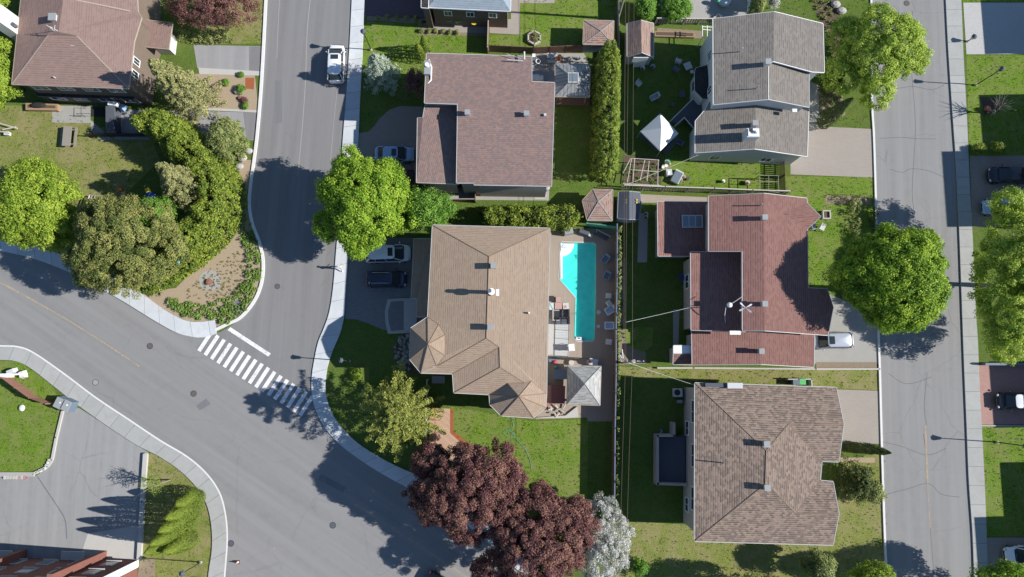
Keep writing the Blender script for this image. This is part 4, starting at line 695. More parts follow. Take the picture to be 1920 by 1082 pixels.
# left side
broad('leafy_tree','bright lime-green round tree at the left edge beside the street',66,386,5.2,5.0,5.0,4.2,'f_lime',210,.7,130,.115)
broad('leafy_tree','small olive shrubby tree under the lime-green tree, by the shaded street',105,445,2.6,2.0,1.9,2.0,'f_shrub',60,.5,90,.1)
broad('pine_tree','wide brownish-olive pine with clustered tufts above the corner sidewalk',238,462,6.0,6.0,5.4,4.6,'f_olive',260,.55,150,.095,lobes=[(-3.8,3.6,-.3,1.6),(2.6,3.4,-.6,1.5),(-4.2,-2.8,-1,1.6)],jit=.9)
conifer('spruce_tree','grey-olive spruce in the middle of the cedar hedge curve',376,362,8.6,3.6,'f_spruce',120,150,.1)
conifer('spruce_tree','smaller spruce just left of the grey-olive one, over the blue slide',346,340,6.4,1.9,'f_spruce',70,90,.1)
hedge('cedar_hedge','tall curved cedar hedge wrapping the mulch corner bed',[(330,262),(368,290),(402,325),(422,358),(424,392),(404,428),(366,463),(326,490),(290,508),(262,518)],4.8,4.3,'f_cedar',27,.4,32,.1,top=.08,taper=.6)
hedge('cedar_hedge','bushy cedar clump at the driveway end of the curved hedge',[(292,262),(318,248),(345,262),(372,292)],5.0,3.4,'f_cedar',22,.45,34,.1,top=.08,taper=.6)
broad('leafy_tree','mid-green leafy tree squeezed between pine and curved hedge',292,410,4.5,2.4,2.4,2.6,'f_green',70,.6,110,.1)
broad('shrub_tree','small grey-green round tree at the end of the grey driveway',425,263,2.6,2.4,2.5,2.4,'f_shrub',110,.45,110,.085,jit=.9)
conifer('spruce_tree','pale olive spruce against the mauve-brown roof',377,196,12.0,3.1,'f_spruce',150,150,.1)
broad('plum_tree','reddish-purple plum tree above the two grey driveways',402,14,4.0,5.2,2.6,2.6,'f_purple',150,.55,70,.085,gap=.15,bark='bark_pale')
broad('leafy_tree','green tree half outside the frame left of the mauve roof',-14,135,5,3.0,4.2,3.5,'f_lime',120,.7,100,.115); broad('leafy_tree','green tree at the extreme top left corner',-12,2,5,2.2,2.0,2.5,'f_lime',60,.6,100,.11)
hedge('hedge','low dark hedge behind the plum tree',[(335,68),(380,74),(440,70)],1.0,1.1,'f_shrub',14,.3,22,.08)
for k,(x,y,r_,lab,mm) in enumerate([(423,154,.42,'small round green shrub in the beige gravel bed','f_green'),(452,168,.6,'green shrub beside the grey boulder','f_green'),(460,198,.4,'low green shrub near the lower driveway edge','f_green'),(452,140,.35,'small shrub at the top of the beige gravel bed','f_green'),(458,188,.38,'reddish-purple shrub in the beige gravel bed','f_purple'),(462,272,.5,'bright green shrub by the white kerb and boulders','f_green'),(452,290,.6,'dry brown shrub among the boulders','f_shrub')]):
    broad('shrub',lab,x,y,r_*.6,r_,r_*1.1,r_*.8,mm,14,.24,40,.06,cat='shrub',limbs=3)
# centre
broad('maple_tree','big bright green maple overhanging the side road and parked cars',683,377,6.3,4.65,4.85,4.4,'f_maple',270,.62,125,.115,lobes=[(-1.6,4.0,.3,1.7),(2.1,3.0,.3,1.4),(-3.6,-2.4,-.5,1.7),(-.5,-4.4,-.6,1.6),(4,-1.5,-.5,1.6)])
broad('leafy_tree','looser green tree between the maple and the hedge row',802,398,4.2,3.1,2.5,2.8,'f_green',85,.6,80,.1,gap=.15,lobes=[(1.8,.8,-.6,1.2),(-.6,2.2,-.3,1.1)])
conifer('blue_spruce','silvery blue spruce on the shaded lawn by the white car',722,152,6.8,2.2,'f_blue',90,100,.085,droop=.1)
cone('cedar_tree','left one of two golden cedars at the mottled roof corner',790,111,3.8,.75,'f_cedar',1500,'golden cedars by the mottled roof',.085); cone('cedar_tree','right one of two golden cedars at the mottled roof corner',801,98,4.0,.8,'f_cedar',1500,'golden cedars by the mottled roof',.085)
broad('plum_tree','small dark purple tree in the shade of the mottled-roof house',778,158,2.2,1.5,1.9,1.5,'f_purple',40,.4,60,.08,gap=.2)
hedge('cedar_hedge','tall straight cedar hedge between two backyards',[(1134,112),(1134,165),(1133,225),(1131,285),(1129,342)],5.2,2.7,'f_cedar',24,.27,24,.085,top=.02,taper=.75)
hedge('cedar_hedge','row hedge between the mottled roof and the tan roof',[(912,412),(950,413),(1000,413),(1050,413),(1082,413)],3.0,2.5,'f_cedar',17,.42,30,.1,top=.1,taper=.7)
conifer('spruce_tree','yellow-green spruce with spreading arms in front of the tan house',762,773,12.0,4.7,'f_spruce_y',140,300,.092,star=15,droop=.12,width=.32)
broad('purple_maple','left one of two dark purple trees over the wide road',884,922,6.0,6.0,5.2,4.4,'f_purple',270,.52,200,.088,gap=.05,lobes=[(-4.2,2.8,-.5,2),(-3.5,-1.5,-1,2.3),(3.6,1.0,0,2.0)],bark='bark_pale',jit=.9)
broad('purple_maple','right one of two dark purple trees, cut by the bottom edge',1008,1004,6.0,5.6,5.2,4.6,'f_purple',260,.52,200,.088,gap=.05,lobes=[(-4.5,-3.8,-.5,2.3),(3.8,2.0,-.3,1.8)],bark='bark_pale',jit=.9)
broad('blossom_tree','white blossoming tree at the bottom beside the purple trees',1130,1014,3.8,3.0,4.6,3.2,'f_blossom',180,.42,110,.075,bark='bark_pale',jit=1.0,lobes=[(1.0,3.4,.3,1.0)])
broad('shrub','fresh green leafy plant right of the blossoming tree',1200,1064,.8,.95,1.2,.8,'f_green',26,.32,50,.08,cat='shrub',limbs=4)
broad('shrub','lime bush patch on the corner lawn in front of the spruce',668,702,.4,.7,.75,.45,'f_lime',16,.25,60,.06,cat='shrub',limbs=3)
# right half
broad('shrub','left one of two round bright bushes behind the small brown shed',1212,16,1.3,1.35,1.45,1.3,'f_green',55,.42,80,.095,'round bushes behind the shed',cat='bush',limbs=4); broad('shrub','right one of two round bright bushes beside the gravel patio',1266,12,1.4,1.9,2.0,1.5,'f_green',80,.42,80,.095,'round bushes behind the shed',cat='bush',limbs=4)
broad('shrub','olive shrub touching the top edge of the grey roof',1419,6,2.0,1.0,1.6,1.5,'f_shrub',40,.4,80,.08,cat='bush',limbs=4); broad('blossom_shrub','small white-flowering shrub above the grey roof ridge',1450,4,1.4,.7,1.0,1.0,'f_blossom',22,.3,60,.06,cat='bush',limbs=3)
broad('leafy_tree','light airy green tree overhanging the right road at the top',1655,92,5.2,4.6,4.6,4.0,'f_airy',290,.52,85,.1,gap=.12,bark='bark_pale',lobes=[(-3.2,2.0,-1.2,2.2),(-3.8,-2.2,-1.6,2.2),(0,-4.4,-1.6,1.8)],limbs=16)
cone('cypress_tree','dark slim cypress leaning over the lawn beside the pink driveway',1540,232,7.6,.95,'f_dark',5200,size=.085); cone('cypress_tree','dark cypress added over the shadow patch under the airy green tree',1548,165,4.5,1.2,'f_dark',3000,size=.09)  # second cypress is added to stand in for a dark shadow patch
broad('maple_tree','dense round dark-green maple over the right road',1672,522,9.2,5.5,5.5,4.6,'f_maple_dark',400,.62,120,.115)
broad('leafy_tree','big dark-green tree cut off by the right edge',1910,522,6.2,4.9,7.9,4.4,'f_airy',380,.58,95,.11,gap=.2,bark='bark_pale',lobes=[(-.6,7.4,.5,2.0),(-1,-6.8,-.6,2.0)],limbs=20)
broad('leafy_tree','tree outside the bottom right corner that shades the road end',1900,1142,6.0,4.8,4.6,4.0,'f_maple_dark',180,.7,80,.13)
for k,(x,y,lab) in enumerate([(1585,836,'first from the left'),(1598,838,'second from the left'),(1611,838,'third from the left'),(1624,840,'outermost')]): cone('columnar_cedar','dark columnar cedar by the lower right house, %s of four'%lab,x,y,5.6-.5*(k==3),.62,'f_dark',2300,'columnar cedars beside the pink driveway',.075)
conifer('wispy_shrub','wispy dark-green shrub below the columnar cedars',1595,898,3.6,2.6,'f_dark',90,110,.09,droop=.0,cat='shrub')
broad('shrub','feathery green shrub leaning over the right road kerb',1640,925,1.6,1.3,1.2,1.2,'f_shrub',30,.4,60,.08,cat='shrub',limbs=5)
broad('leafy_tree','pale shrubby tree at the bottom edge under the brown-grey roof',1532,1062,3.0,1.8,1.9,2.2,'f_shrub',55,.5,80,.09); broad('leafy_tree','pale leafy tree at the bottom edge beside the right road',1636,1082,3.2,2.6,1.6,2.4,'f_lime',70,.5,80,.09)
broad('leafy_tree','olive tree below the bottom edge shading the rear lawn',1420,1120,4.0,3.6,2.6,3.0,'f_shrub',90,.6,90,.1)
hedge('clipped_hedge','low dark clipped hedge in the front garden above the big maple',[(1598,376),(1598,425),(1596,440)],.9,1.4,'f_shrub',14,.28,24,.07); hedge('clipped_hedge','narrow dark hedge strip against the right road kerb',[(1634,392),(1635,432)],.9,.7,'f_dark',14,.28,24,.07)
hedge('dry_hedge','thin dry brown hedge across the front garden of the red house',[(1556,370),(1600,374),(1628,374)],.45,.7,'f_olive',12,.22,20,.06)
broad('shrub','small rounded shrub below the bed near the parked black car, left',1835,278,.6,.9,.6,.6,'f_cedar',18,.3,50,.07,'round shrubs by the black car',cat='shrub',limbs=3); broad('shrub','small rounded shrub below the bed near the parked black car, right',1871,277,.7,.85,.75,.7,'f_cedar',20,.3,50,.07,'round shrubs by the black car',cat='shrub',limbs=3)
def bare(lab,px,py,h,r,n=26,mat='bark_pale',lean=(0,0)):
    b=P(px,py); t=root('bare_tree',lab,'tree',b); ls=[(b.x+lean[0]+r*random.uniform(-1,1),b.y+lean[1]+r*random.uniform(-1,1),h*random.uniform(.6,1.05)) for _ in range(n)]; trunk(t,b,(b.x+lean[0],b.y+lean[1],h*.9),.08,ls,mat); return t,b
t,b=bare('bare pale-branched shrub in the shaded bed at the right edge',1852,212,3.2,1.2,34)
broad('shrub','small orange-red leafed shrub at the foot of the bare shrub',1850,205,.4,.45,.4,.4,'f_purple',10,.2,40,.05,cat='shrub',limbs=2)
t,b=bare('thin young tree with pale trunk and sparse lime leaves beside the parking lot',320,900,4.0,1.2,20,lean=(-.6,0)); u=unit(60); C,N,Z,V=clumps(np.array([b.x-.6,b.y-.1,3.1])+u*np.array([1.2,1.1,.9])*rng.uniform(.5,1,(60,1)),u,.3,14,.055); leaves('crown','f_lime',t,C,N,Z,V)
k=0
for x,y,h,lab in [(370,931,5.0,'topmost and shortest'),(367,949,6.8,'second from the top'),(362,968,7.6,'third from the top'),(350,989,7.9,'fourth from the top, tallest of the cluster'),(337,1006,7.4,'lowest on the left side'),(361,1008,6.6,'lowest, nearest the sidewalk')]:
    cone('golden_cedar','golden cedar on the lower left lawn, %s'%lab,x,y,h,1.15,'f_cedar',10500,'golden cedars on the lower left lawn',.062)
x0=701
for i,(x,y) in enumerate([(709,33),(727,34),(746,35),(763,35),(780,36),(789,44)]+[(791,59),(805,60),(817,60),(831,61),(844,62),(857,62)]): 
    t0=broad('shrub',('clipped little shrub along the purple driveway, number %s from the left'%['one','two','three','four','five','six'][i]) if i<6 else 'clipped little shrub under the pink path, number %s from the left'%['one','two','three','four','five','six'][i-6],x,y,.3,.36,.3,.3,'f_shrub',8,.2,36,.05,'little clipped shrubs by the top driveway',cat='shrub',limbs=2) if i==0 else None
    if i==0: first=t0; b0=Vector(first.location)
    else:
        c_=copy_tree(first); g=P(x,y); c_.location=(g.x,g.y,0); c_.rotation_euler=(0,0,i*1.1); c_['label']=('clipped little shrub along the purple driveway, number %s from the left'%['one','two','three','four','five','six'][i]) if i<6 else 'clipped little shrub under the pink path, number %s from the left'%['one','two','three','four','five','six'][i-6]
# planted grasses in the corner bed (far too many to count)
def tufts(name,poly,n,h,w,mat,blades=14,lab=None):
    from mathutils.geometry import intersect_point_tri_2d
    q=px2(poly); m=MB(); m.poly(q,0); tris=[[Vector(m.v[i]) for i in f] for f in m.f]; ar=np.array([(a[1]-a[0]).cross(a[2]-a[0]).length for a in tris]); ar/=ar.sum(); V=[];Fc=[];A=[]
    for k in rng.choice(len(tris),n,p=ar):
        a,b,c=tris[k]; u,v=sorted(rng.random(2)); p=a*u+b*(v-u)+c*(1-v); g=rng.random(); s=rng.uniform(.6,1.2)
        for j in range(blades):
            an=rng.uniform(0,6.28); d=Vector((math.cos(an),math.sin(an),0)); sd=Vector((-d.y,d.x,0))*w*.12; l=w*rng.uniform(.5,1.1)*s; hh=h*rng.uniform(.6,1.1)*s; i0=len(V)
            V+=[tuple(p-sd),tuple(p+sd),tuple(p+d*l*.6+sd*.8+Vector((0,0,hh))),tuple(p+d*l*.6-sd*.8+Vector((0,0,hh))),tuple(p+d*l+Vector((0,0,hh*.75)))]; Fc+=[(i0,i0+1,i0+2,i0+3),(i0+3,i0+2,i0+4)]; A+=[g*.7+.15]*5
    me=bpy.data.meshes.new(name); me.from_pydata(V,[],Fc); at=me.attributes.new('v','FLOAT','POINT'); at.data.foreach_set('value',A); me.materials.append(M[mat]); o=bpy.data.objects.new(name,me); COL.objects.link(o); return tag(o,lab,kind='stuff')
GR=[(455,400),(470,420),(486,458),(491,490),(489,525),(474,558),(460,585),(448,600),(425,608),(400,598),(370,598),(345,592),(318,572),(320,556),(345,566),(380,572),(415,562),(440,552),(462,528),(466,500),(460,470),(452,440)]
tufts('planted_grasses',GR,300,.4,.36,'f_grass',16,'clumps of green planted grass along the corner bed edge'); tufts('dry_grasses',[(420,480),(455,470),(462,500),(450,545),(415,560),(350,560),(345,550),(400,500)],200,.14,.16,'f_olive',8,'small dry grass plugs dotted over the gravelly corner bed')
tufts('planted_grasses',[(270,535),(305,540),(300,552),(275,552)],22,.4,.42,'f_cedar',16,'sparse grass clumps under the cedar hedge'); tufts('bed_plants',[(1168,305),(1225,305),(1238,345),(1170,345)],60,.25,.25,'f_green',10,'vegetable seedlings under the bean frame'); tufts('bed_plants',[(772,626),(748,634),(740,648),(740,668),(749,686),(768,696)],110,.22,.25,'f_blossom',10,'pale flowering ground cover round the turret')
tufts('bed_plants',[(1535,165),(1575,182),(1580,212),(1542,238)],80,.3,.3,'f_shrub',10,'mixed low perennials beside the grey path'); tufts('bed_plants',[(1520,0),(1555,0),(1570,60),(1560,110),(1545,60)],70,.3,.3,'f_shrub',10,'low plants in the dark rock bed'); tufts('weeds',[(1157,440),(1166,440),(1172,640),(1160,650)],120,.2,.2,'f_green',10,'weeds along the dirt strip')

for (nm,poly,mt),dn in zip(GB,[4,4,4,3.5,4,3.5,3,4,4,4,4,4,4,4,3,3,3,3]):
    q=px2(poly); A=abs(sum(q[i].x*q[(i+1)%len(q)].y-q[(i+1)%len(q)].x*q[i].y for i in range(len(q))))/2
    tufts('grass_tufts',poly,int(min(A,330)*dn),.09,.13,'f_lawn',6)
# ---------------- cars ----------------
def car(name,lab,px,py,ang,L,Wd,H,paint,kind='suv',sunroof=True,rails=False,roofmat=None,cat='car'):
    b=P(px,py,H*.5); t=root(name,lab,cat,(b.x,b.y,.02),R(ang)); hw=Wd/2
    if kind=='suv': zt=[.50,.60,.64,.64,.63,.60,.57,.50,.40]; c0,c1,r0,r1=-.465,.335,-.37,.175
    elif kind=='van': zt=[.45,.55,.60,.60,.60,.58,.54,.48,.38]; c0,c1,r0,r1=-.485,.31,-.45,.17
    else: zt=[.50,.62,.66,.66,.65,.64,.60,.52,.40]; c0,c1,r0,r1=-.43,.27,-.27,.10
    ts=[-.5,-.485,-.44,-.33,0,.2,.36,.46,.5]; ws=[.66,.86,.96,1,1,1,.97,.85,.62]; m=MB(); rings=[]
    prof=[(0,0),(.5,-.004),(.80,-.02),(.93,-.06),(1,-.16)]
    for tt,w,z in zip(ts,ws,zt):
        z=z*H; q=[(a*w*hw,z+dz*H) for a,dz in prof]+[(w*hw,.36),(w*hw*.94,.2)]; rings.append([Vector((tt*L,-y,zz)) for y,zz in q[::-1]]+[Vector((tt*L,y,zz)) for y,zz in q[1:]])
    k=len(rings[0]); vs=[v for r_ in rings for v in r_]; fs=[]
    for i in range(len(rings)-1):
        for j in range(k-1): fs.append((i*k+j,(i+1)*k+j,(i+1)*k+j+1,i*k+j+1))
        fs.append((i*k+k-1,(i+1)*k+k-1,(i+1)*k,i*k))
    fs+=[tuple(range(k)),tuple(range((len(rings)-1)*k+k-1,(len(rings)-1)*k-1,-1))]
    m.add(vs,fs); body=m.build('body',paint,t,local=True,smooth=True)
    md=body.modifiers.new('s','SUBSURF'); md.levels=md.render_levels=2
    zb=zt[4]*H
    def ring(x0,x1,w,z,rd):
        out=[];cx=(x0+x1)/2;hx=(x1-x0)/2
        for sx,sy,a0 in ((1,-1,-90),(1,1,0),(-1,1,90),(-1,-1,180)):
            for a in (0,30,60,90): out.append(Vector((cx+sx*(hx-rd)+rd*math.cos(R(a0+a)),sy*(w-rd)+rd*math.sin(R(a0+a)),z)))
        return out
    lo=ring(c0*L,c1*L,hw*.93,zb-.05,.28); up=ring(r0*L,r1*L,hw*.76,H-.06,.3); n=len(lo)
    m=MB(); m.add(lo+up,[(i,(i+1)%n,n+(i+1)%n,n+i) for i in range(n)]); m.build('window','glass',t,local=True)
    up2=[Vector((v.x*1,v.y*1.02,H-.065)) for v in up]; mid=[Vector((r0*L*.5+r1*L*.5+(v.x-(r0+r1)/2*L)*.86,v.y*.8,H-.012)) for v in up]; cc=Vector(((r0+r1)/2*L,0,H)); m=MB()
    m.add(up2+mid+[cc],[(i,(i+1)%n,n+(i+1)%n,n+i) for i in range(n)]+[(n+i,n+(i+1)%n,2*n) for i in range(n)]); m.build('roof',roofmat or paint,t,local=True,smooth=True)
    for s in (1,-1):
        m=MB(); m.tube([(c1*L-.05,s*hw*.9,zb-.03),(r1*L-.04,s*hw*.74,H-.06)],.045,6); m.build('pillar',paint,t,local=True); m=MB(); m.tube([(c0*L+.06,s*hw*.9,zb-.03),(r0*L+.05,s*hw*.74,H-.06)],.06,6); m.build('pillar',paint,t,local=True)
        for u in ((.5,) if kind=='sedan' else (.42,.75)): MB().tube([((c1+(c0-c1)*u)*L,s*hw*.935,zb-.02),((r1+(r0-r1)*u)*L,s*hw*.75,H-.06)],.035,6).build('pillar',paint,t,local=True)
    if sunroof: MB().box(((r1-.095)*L,0,H-.004),(.55,hw*.92,.02)).build('sunroof','glass',t,local=True)
    if rails:
        for s in (1,-1): MB().tube([(r0*L+.2,s*hw*.62,H-.02),(r0*L+.3,s*hw*.62,H+.05),(r1*L-.4,s*hw*.62,H+.05),(r1*L-.3,s*hw*.62,H-.02)],.025,6).build('roof_rail','steel',t,local=True)
    for s in (1,-1):
        MB().ball((c1*L-.35,s*(hw+.1),zb+.05),.12,8,(.7,1.1,.75)).build('mirror',paint,t,local=True,smooth=True)
        MB().ball((.455*L,s*hw*.66,zt[7]*H-.12),.15,8,(.9,1.2,.6)).build('headlight','grey_light',t,local=True,smooth=True); MB().ball((-.478*L,s*hw*.72,zt[1]*H-.14),.13,8,(.7,1.3,.8)).build('tail_light','red',t,local=True,smooth=True)
        for x in (.31,-.31):
            w_=MB().tube([(x*L,s*(hw-.2),.33),(x*L,s*(hw+.005),.33)],.33,18).build('wheel','rubber',t,local=True); MB().tube([(x*L,s*(hw+.006),.33),(x*L,s*(hw+.016),.33)],.2,12).build('rim','steel',w_,local=True)
    m=MB(); m.box((.30*L,0,zb-.028*H),(.02,hw*1.2,.01)); m.box((c1*L+.07,0,zb-.045),(.1,hw*1.45,.03)); m.build('wiper_cowl','dark',t,local=True)
    MB().box((.497*L,0,.5),(.06,hw*1.1,.18)).build('grille','dark',t,local=True); return t
car('parked_suv','white SUV with dark sunroof parked at the kerb of the side road',630,118,90,4.6,1.9,1.65,'car_white')
car('parked_car','silver-blue sedan in the shaded driveway, partly under the maple',740,289,0,4.5,1.8,1.4,'car_blue','sedan')
car('parked_car','dark red car mostly hidden under the big maple',759,333,0,4.2,1.75,1.45,'car_red','sedan',False)
car('parked_suv','large white SUV with black sunroof beside the tan house',727,475,2,5.1,2.0,1.8,'car_white')
car('parked_suv','dark navy SUV with roof rails beside the large white SUV',724,523,0,4.5,1.85,1.65,'car_navy',sunroof=False,rails=True)
car('parked_suv','silver SUV with sunroof half under the red roof eave',1561,638.5,181,4.6,1.85,1.6,'car_silver')
car('parked_car','black car in the shaded driveway at the right edge',1892,328,180,4.6,1.85,1.45,'car_black','sedan',False)
car('parked_car','pale blue-white small car below the black car at the right edge',1876,388,180,4.0,1.75,1.45,'car_blue','sedan',False)
car('parked_car','black car with a white roof on the red driveway, right edge',1910,752,180,4.7,1.85,1.6,'car_black','van',False,roofmat='car_white')
car('parked_car','white car at the bottom right corner beside the lawn',1925,1040,184,4.5,1.85,1.5,'car_white','sedan',False)
car('parked_car','dark grey car beside the cedar clump in the upper left driveway',293,225,0,4.6,1.8,1.45,'car_grey','sedan',False)
car('passing_car','black car roof entering the wide road at the bottom edge',835,1103,-28,4.6,1.85,1.5,'car_black','sedan',False)
# ---------------- lamps, poles, wires ----------------
def lamp(lab,bx,by,tx,ty,h,head=.26,name='street_lamp'):
    b=P(bx,by); t=root(name,lab,'street lamp',b); top=Vector((b.x,b.y,h)); MB().cyl(b,.14,.25,12).build('base','concrete_light',t); MB().tube([b+Vector((0,0,.2)),top-Vector((0,0,.35))],[.065,.045],8).build('pole','dark',t)
    hd=MB().cyl(top-Vector((0,0,.36)),.16,.5,6,head).build('lamp_head','grey_light' if ty is None else 'slate',t); MB().cyl(top+Vector((0,0,.14)),head*1.1,.18,6,.05).build('lamp_cap','slate',hd)
lamp('post lamp on the right lawn between the grey driveway and shrub bed',1829,160,0,0,4.5); lamp('post lamp at the right edge below the red driveway',1869,829,0,0,4.5,.3)
lamp('post lamp on the shaded corner lawn left of the turret',656,677,0,None,4.1,.26); lamp('post lamp leaning view beside the blue spruce lawn and sidewalk',696,94,0,0,4.5,.3); lamp('post lamp on the lawn south of the golden cedars',377,1054,0,0,4.4,.3)
lamp('short pale bollard lamp on the grey paved driveway, top right',1814,78,0,None,1.15,.3,'bollard_lamp')
def upole(lab,px,py,h,arms=True):
    b=P(px,py); t=root('utility_pole',lab,'utility pole',b); MB().tube([b,b+Vector((0,0,h))],[.16,.11],10).build('pole','wood_grey',t)
    if arms:
        MB().box(b+Vector((0,0,h-.4)),(2.4,.1,.12)).build('crossarm','wood_grey',t)
        for x in (-1.1,-.5,.5,1.1): MB().cyl(b+Vector((x,0,h-.34)),.05,.18,8).build('insulator','grey_light',t)
    MB().cyl(b+Vector((.32,0,h-1.9)),.17,.85,12).build('transformer','grey_light',t)
    return b
b1=upole('wooden utility pole with crossarm behind the red-roofed house',1162,680,8.6); b2=upole('utility pole near the top edge beside the brown shed',1158,36,8.6)
def wire(lab,a,b,sag=.5,r=.017,mat='bark',group='overhead wires between the poles'):
    a,b=Vector(a),Vector(b); t=MB(); t.tube([a.lerp(b,k/12)-Vector((0,0,sag*4*(k/12)*(1-k/12))) for k in range(13)],r,5); o=t.build('overhead_wire',mat); tag(o,lab,'wire',group); return o
A1_=P(1185.5,677,8.3); 
for lab,pa,pb in (('right-hand overhead wire north of the wooden pole',P(1190,-90,8.3),P(1186,677,8.3)),('middle overhead wire north of the wooden pole',P(1181,-90,7.6),P(1173,680,7.6)),('left-hand overhead wire north of the wooden pole',P(1174,-90,6.6),P(1170,680,6.8)),
   ('right-hand overhead wire running south of the wooden pole',P(1186,677,8.3),P(1172,1180,8.3)),('left-hand overhead wire running south of the wooden pole',P(1173,680,7.6),P(1160,1180,7.4))): wire(lab,pa,pb)
wire('pale twisted wire from the pole to the red house wall',P(1174,604,6.9),P(1297,576,5.0),.25,.018,'trim'); wire('pale wire from the pole to the mottled-roof house',P(1178,680,7.6),P(1302,722,6.6),.4,.022,'trim'); wire('dashed pale wire over the lawn by the bean frame',P(1170,348,6.0),P(1310,290,4.4),.3,.015,'trim')
# ---------------- fences and walls ----------------
def fence(lab,pts,h,mat,th=.05,gap=0.0,pw=.14,cap=None,post=2.2,name='fence',cat='fence',z0=0):
    q=[P(*p) for p in pts]; t=root(name,lab,cat,q[0]); m=MB(); pm=[]
    for a,b in zip(q[:-1],q[1:]):
        d=b-a; L=d.length; rz=math.atan2(d.y,d.x); d.normalize()
        if gap:
            n=int(L/(pw+gap))
            for i in range(n): m.box(a+d*((i+.5)*(L/n))+Vector((0,0,z0+h*.5)),(pw,th*.6,h),rz)
            for z in (.25,.8): m.box((a+b)/2+Vector((0,0,z0+h*z)),(L,th,.08),rz)
        else: m.box((a+b)/2+Vector((0,0,z0+h*.5)),(L,th,h),rz)
        if cap: pm.append(((a+b)/2+Vector((0,0,z0+h+.03)),L,rz))
        n=max(1,round(L/post))
        for i in range(n+1): MB().box(a.lerp(b,i/n)+Vector((0,0,z0+(h+.06)/2)),(.11,.11,h+.06),rz).build('post',cap or mat,t)
    m.build('board_panel',mat,t)
    if pm:
        m=MB(); [m.box(c,(L,.12,.05),rz) for c,L,rz in pm]; m.build('top_rail',cap,t)
    return t
fence('reddish-brown picket fence on the lawn left of the grey bins',[(104,756),(72,745),(22,708)],1.7,'fence_red',gap=.05,pw=.13,post=2)
fence('brown board fence between the mottled roof and the upper lawn',[(918,97),(1000,101),(1092,97)],1.7,'fence_brown')
fence('brown board fence beside the pale patio, upper centre',[(917,30),(915,100)],1.6,'fence_brown',cap='tan_trim')
fence('green-capped board fence between the pool deck and the next yard',[(1152,428),(1152,520),(1150,620),(1150,700),(1148,800),(1147,930)],2.25,'fence_brown',cap='bluegrey')
fence('weathered slatted fence between grey house yard and red house',[(1166,356),(1240,359),(1330,362),(1400,365),(1468,367)],2.1,'wood_grey',gap=.16,pw=.14,cap='wood_pale')
fence('weathered slatted fence below the round bushes, top right',[(1228,45),(1280,46),(1336,46)],1.4,'wood_grey',gap=.14,pw=.13,cap='wood_pale')
fence('dark board fence beside the garden frame at the red house gable',[(1462,305),(1464,362)],1.5,'fence_brown',gap=.08,pw=.14)
fence('white-topped board fence left of the wooden walkway',[(803,712),(802,790),(799,870)],1.3,'fence_brown',cap='trim')
fence('dark board fence along the south path of the mottled-roof house',[(790,378),(840,378),(892,378)],1.2,'fence_brown',cap='wood_grey'); fence('short brown gate at the side path of the mottled-roof house',[(892,350),(892,380)],1.3,'fence_brown')
fence('low dark fence across the upper left driveway end',[(168,256),(283,256)],1.0,'dark')
fence('grey board fence left of the gravel patio at the top',[(1156,-60),(1158,100)],1.5,'wood_grey'); fence('white wooden fence rail along the top of the gravel patio',[(1401,-60),(1401,22)],1.4,'white')
fence('green mesh fence behind the pool loungers, upper end',[(1098,424),(1152,430)],1.6,'hosegreen'); fence('brown board fence behind the hedge row',[(898,400),(1095,402)],1.4,'fence_brown')
fence('low wall with pale top along the right neighbour drive',[(1838,683),(1990,683)],.9,'bluegrey',th=.25,post=40,name='wall',cat='wall'); fence('long brown side fence of the brown-roofed plot',[(1232,690),(1300,690),(1528,692),(1648,692)],.3,'concrete_light',th=.18,post=60,name='garden_kerb',cat='kerb')
fence('thick concrete kerb wall beside the parking lot',[(275,850),(269,940),(263,1048)],.35,'concrete_light',th=.45,post=60,name='wall',cat='wall'); fence('straight concrete kerb at the lawn above the small rubble',[(-60,889),(66,889)],.25,'kerb_grey',th=.45,post=60,name='garden_kerb',cat='kerb')
fence('curved pale kerb between left lawn and parking lot',[(67,887),(91,874),(99,862),(107,820),(119,770)],.2,'concrete_light',th=.25,post=60,name='garden_kerb',cat='kerb')
t=hedge('climbing_vines','thin green vines along the top of the pool deck fence',[(1157,432),(1157,520),(1155,620),(1155,700),(1153,800),(1152,925)],2.35,.35,'f_shrub',13,.14,12,.06,cat='vines',stems=4)
for q in np.arange(430,930,8.5):
    pass
# ---------------- small built things ----------------
def hiproof(name,lab,cat,pts,h,rise,mat,apex=None,cap=None,th=.14,post='wood',postr=.07,open_=True):
    q=[(x,y,h) for x,y in pts]; cx=sum(p[0] for p in pts)/len(pts) if apex is None else apex[0]; cy=sum(p[1] for p in pts)/len(pts) if apex is None else apex[1]
    g=P(cx,cy,h+rise); t=root(name,lab,cat,(g.x,g.y,0)); roof(t,[[(cx,cy,h+rise),q[i],q[(i+1)%len(q)]] for i in range(len(q))],mat,gut='trim' if cap else 'tan_trim',thick=th,ridge='grey' if cap is None else None)
    w=inset(px2(q),.3)
    if open_:
        for p in w: MB().box((p.x,p.y,p.z/2),(postr*2,postr*2,p.z)).build('post',post,t)
    return t,g,w
t,g,w=hiproof('gazebo','grey metal-roofed gazebo with square skylight cap beside the tall hedge','gazebo',[(1041,120),(1106,121),(1105,182),(1041,181)],2.7,1.0,'metal_roof',apex=(1075,146))
s=MB().box(g+Vector((0,0,-.05)),(1.15,1.15,.3)).build('roof_lantern','trim',t); MB().box(g+Vector((0,0,.11)),(.95,.95,.04)).build('pane','glass_pale',s)
MB().slab(px2([(1036,183),(1106,184),(1105,199),(1036,198)]),0,.35).build('deck_step','fence_brown',t)
hiproof('gazebo','square grey-shingled gazebo at the south end of the pool deck','gazebo',[(1064.5,686),(1127,687),(1125,760),(1063,758)],2.7,2.0,'sh_grey',apex=(1096.5,719.5))
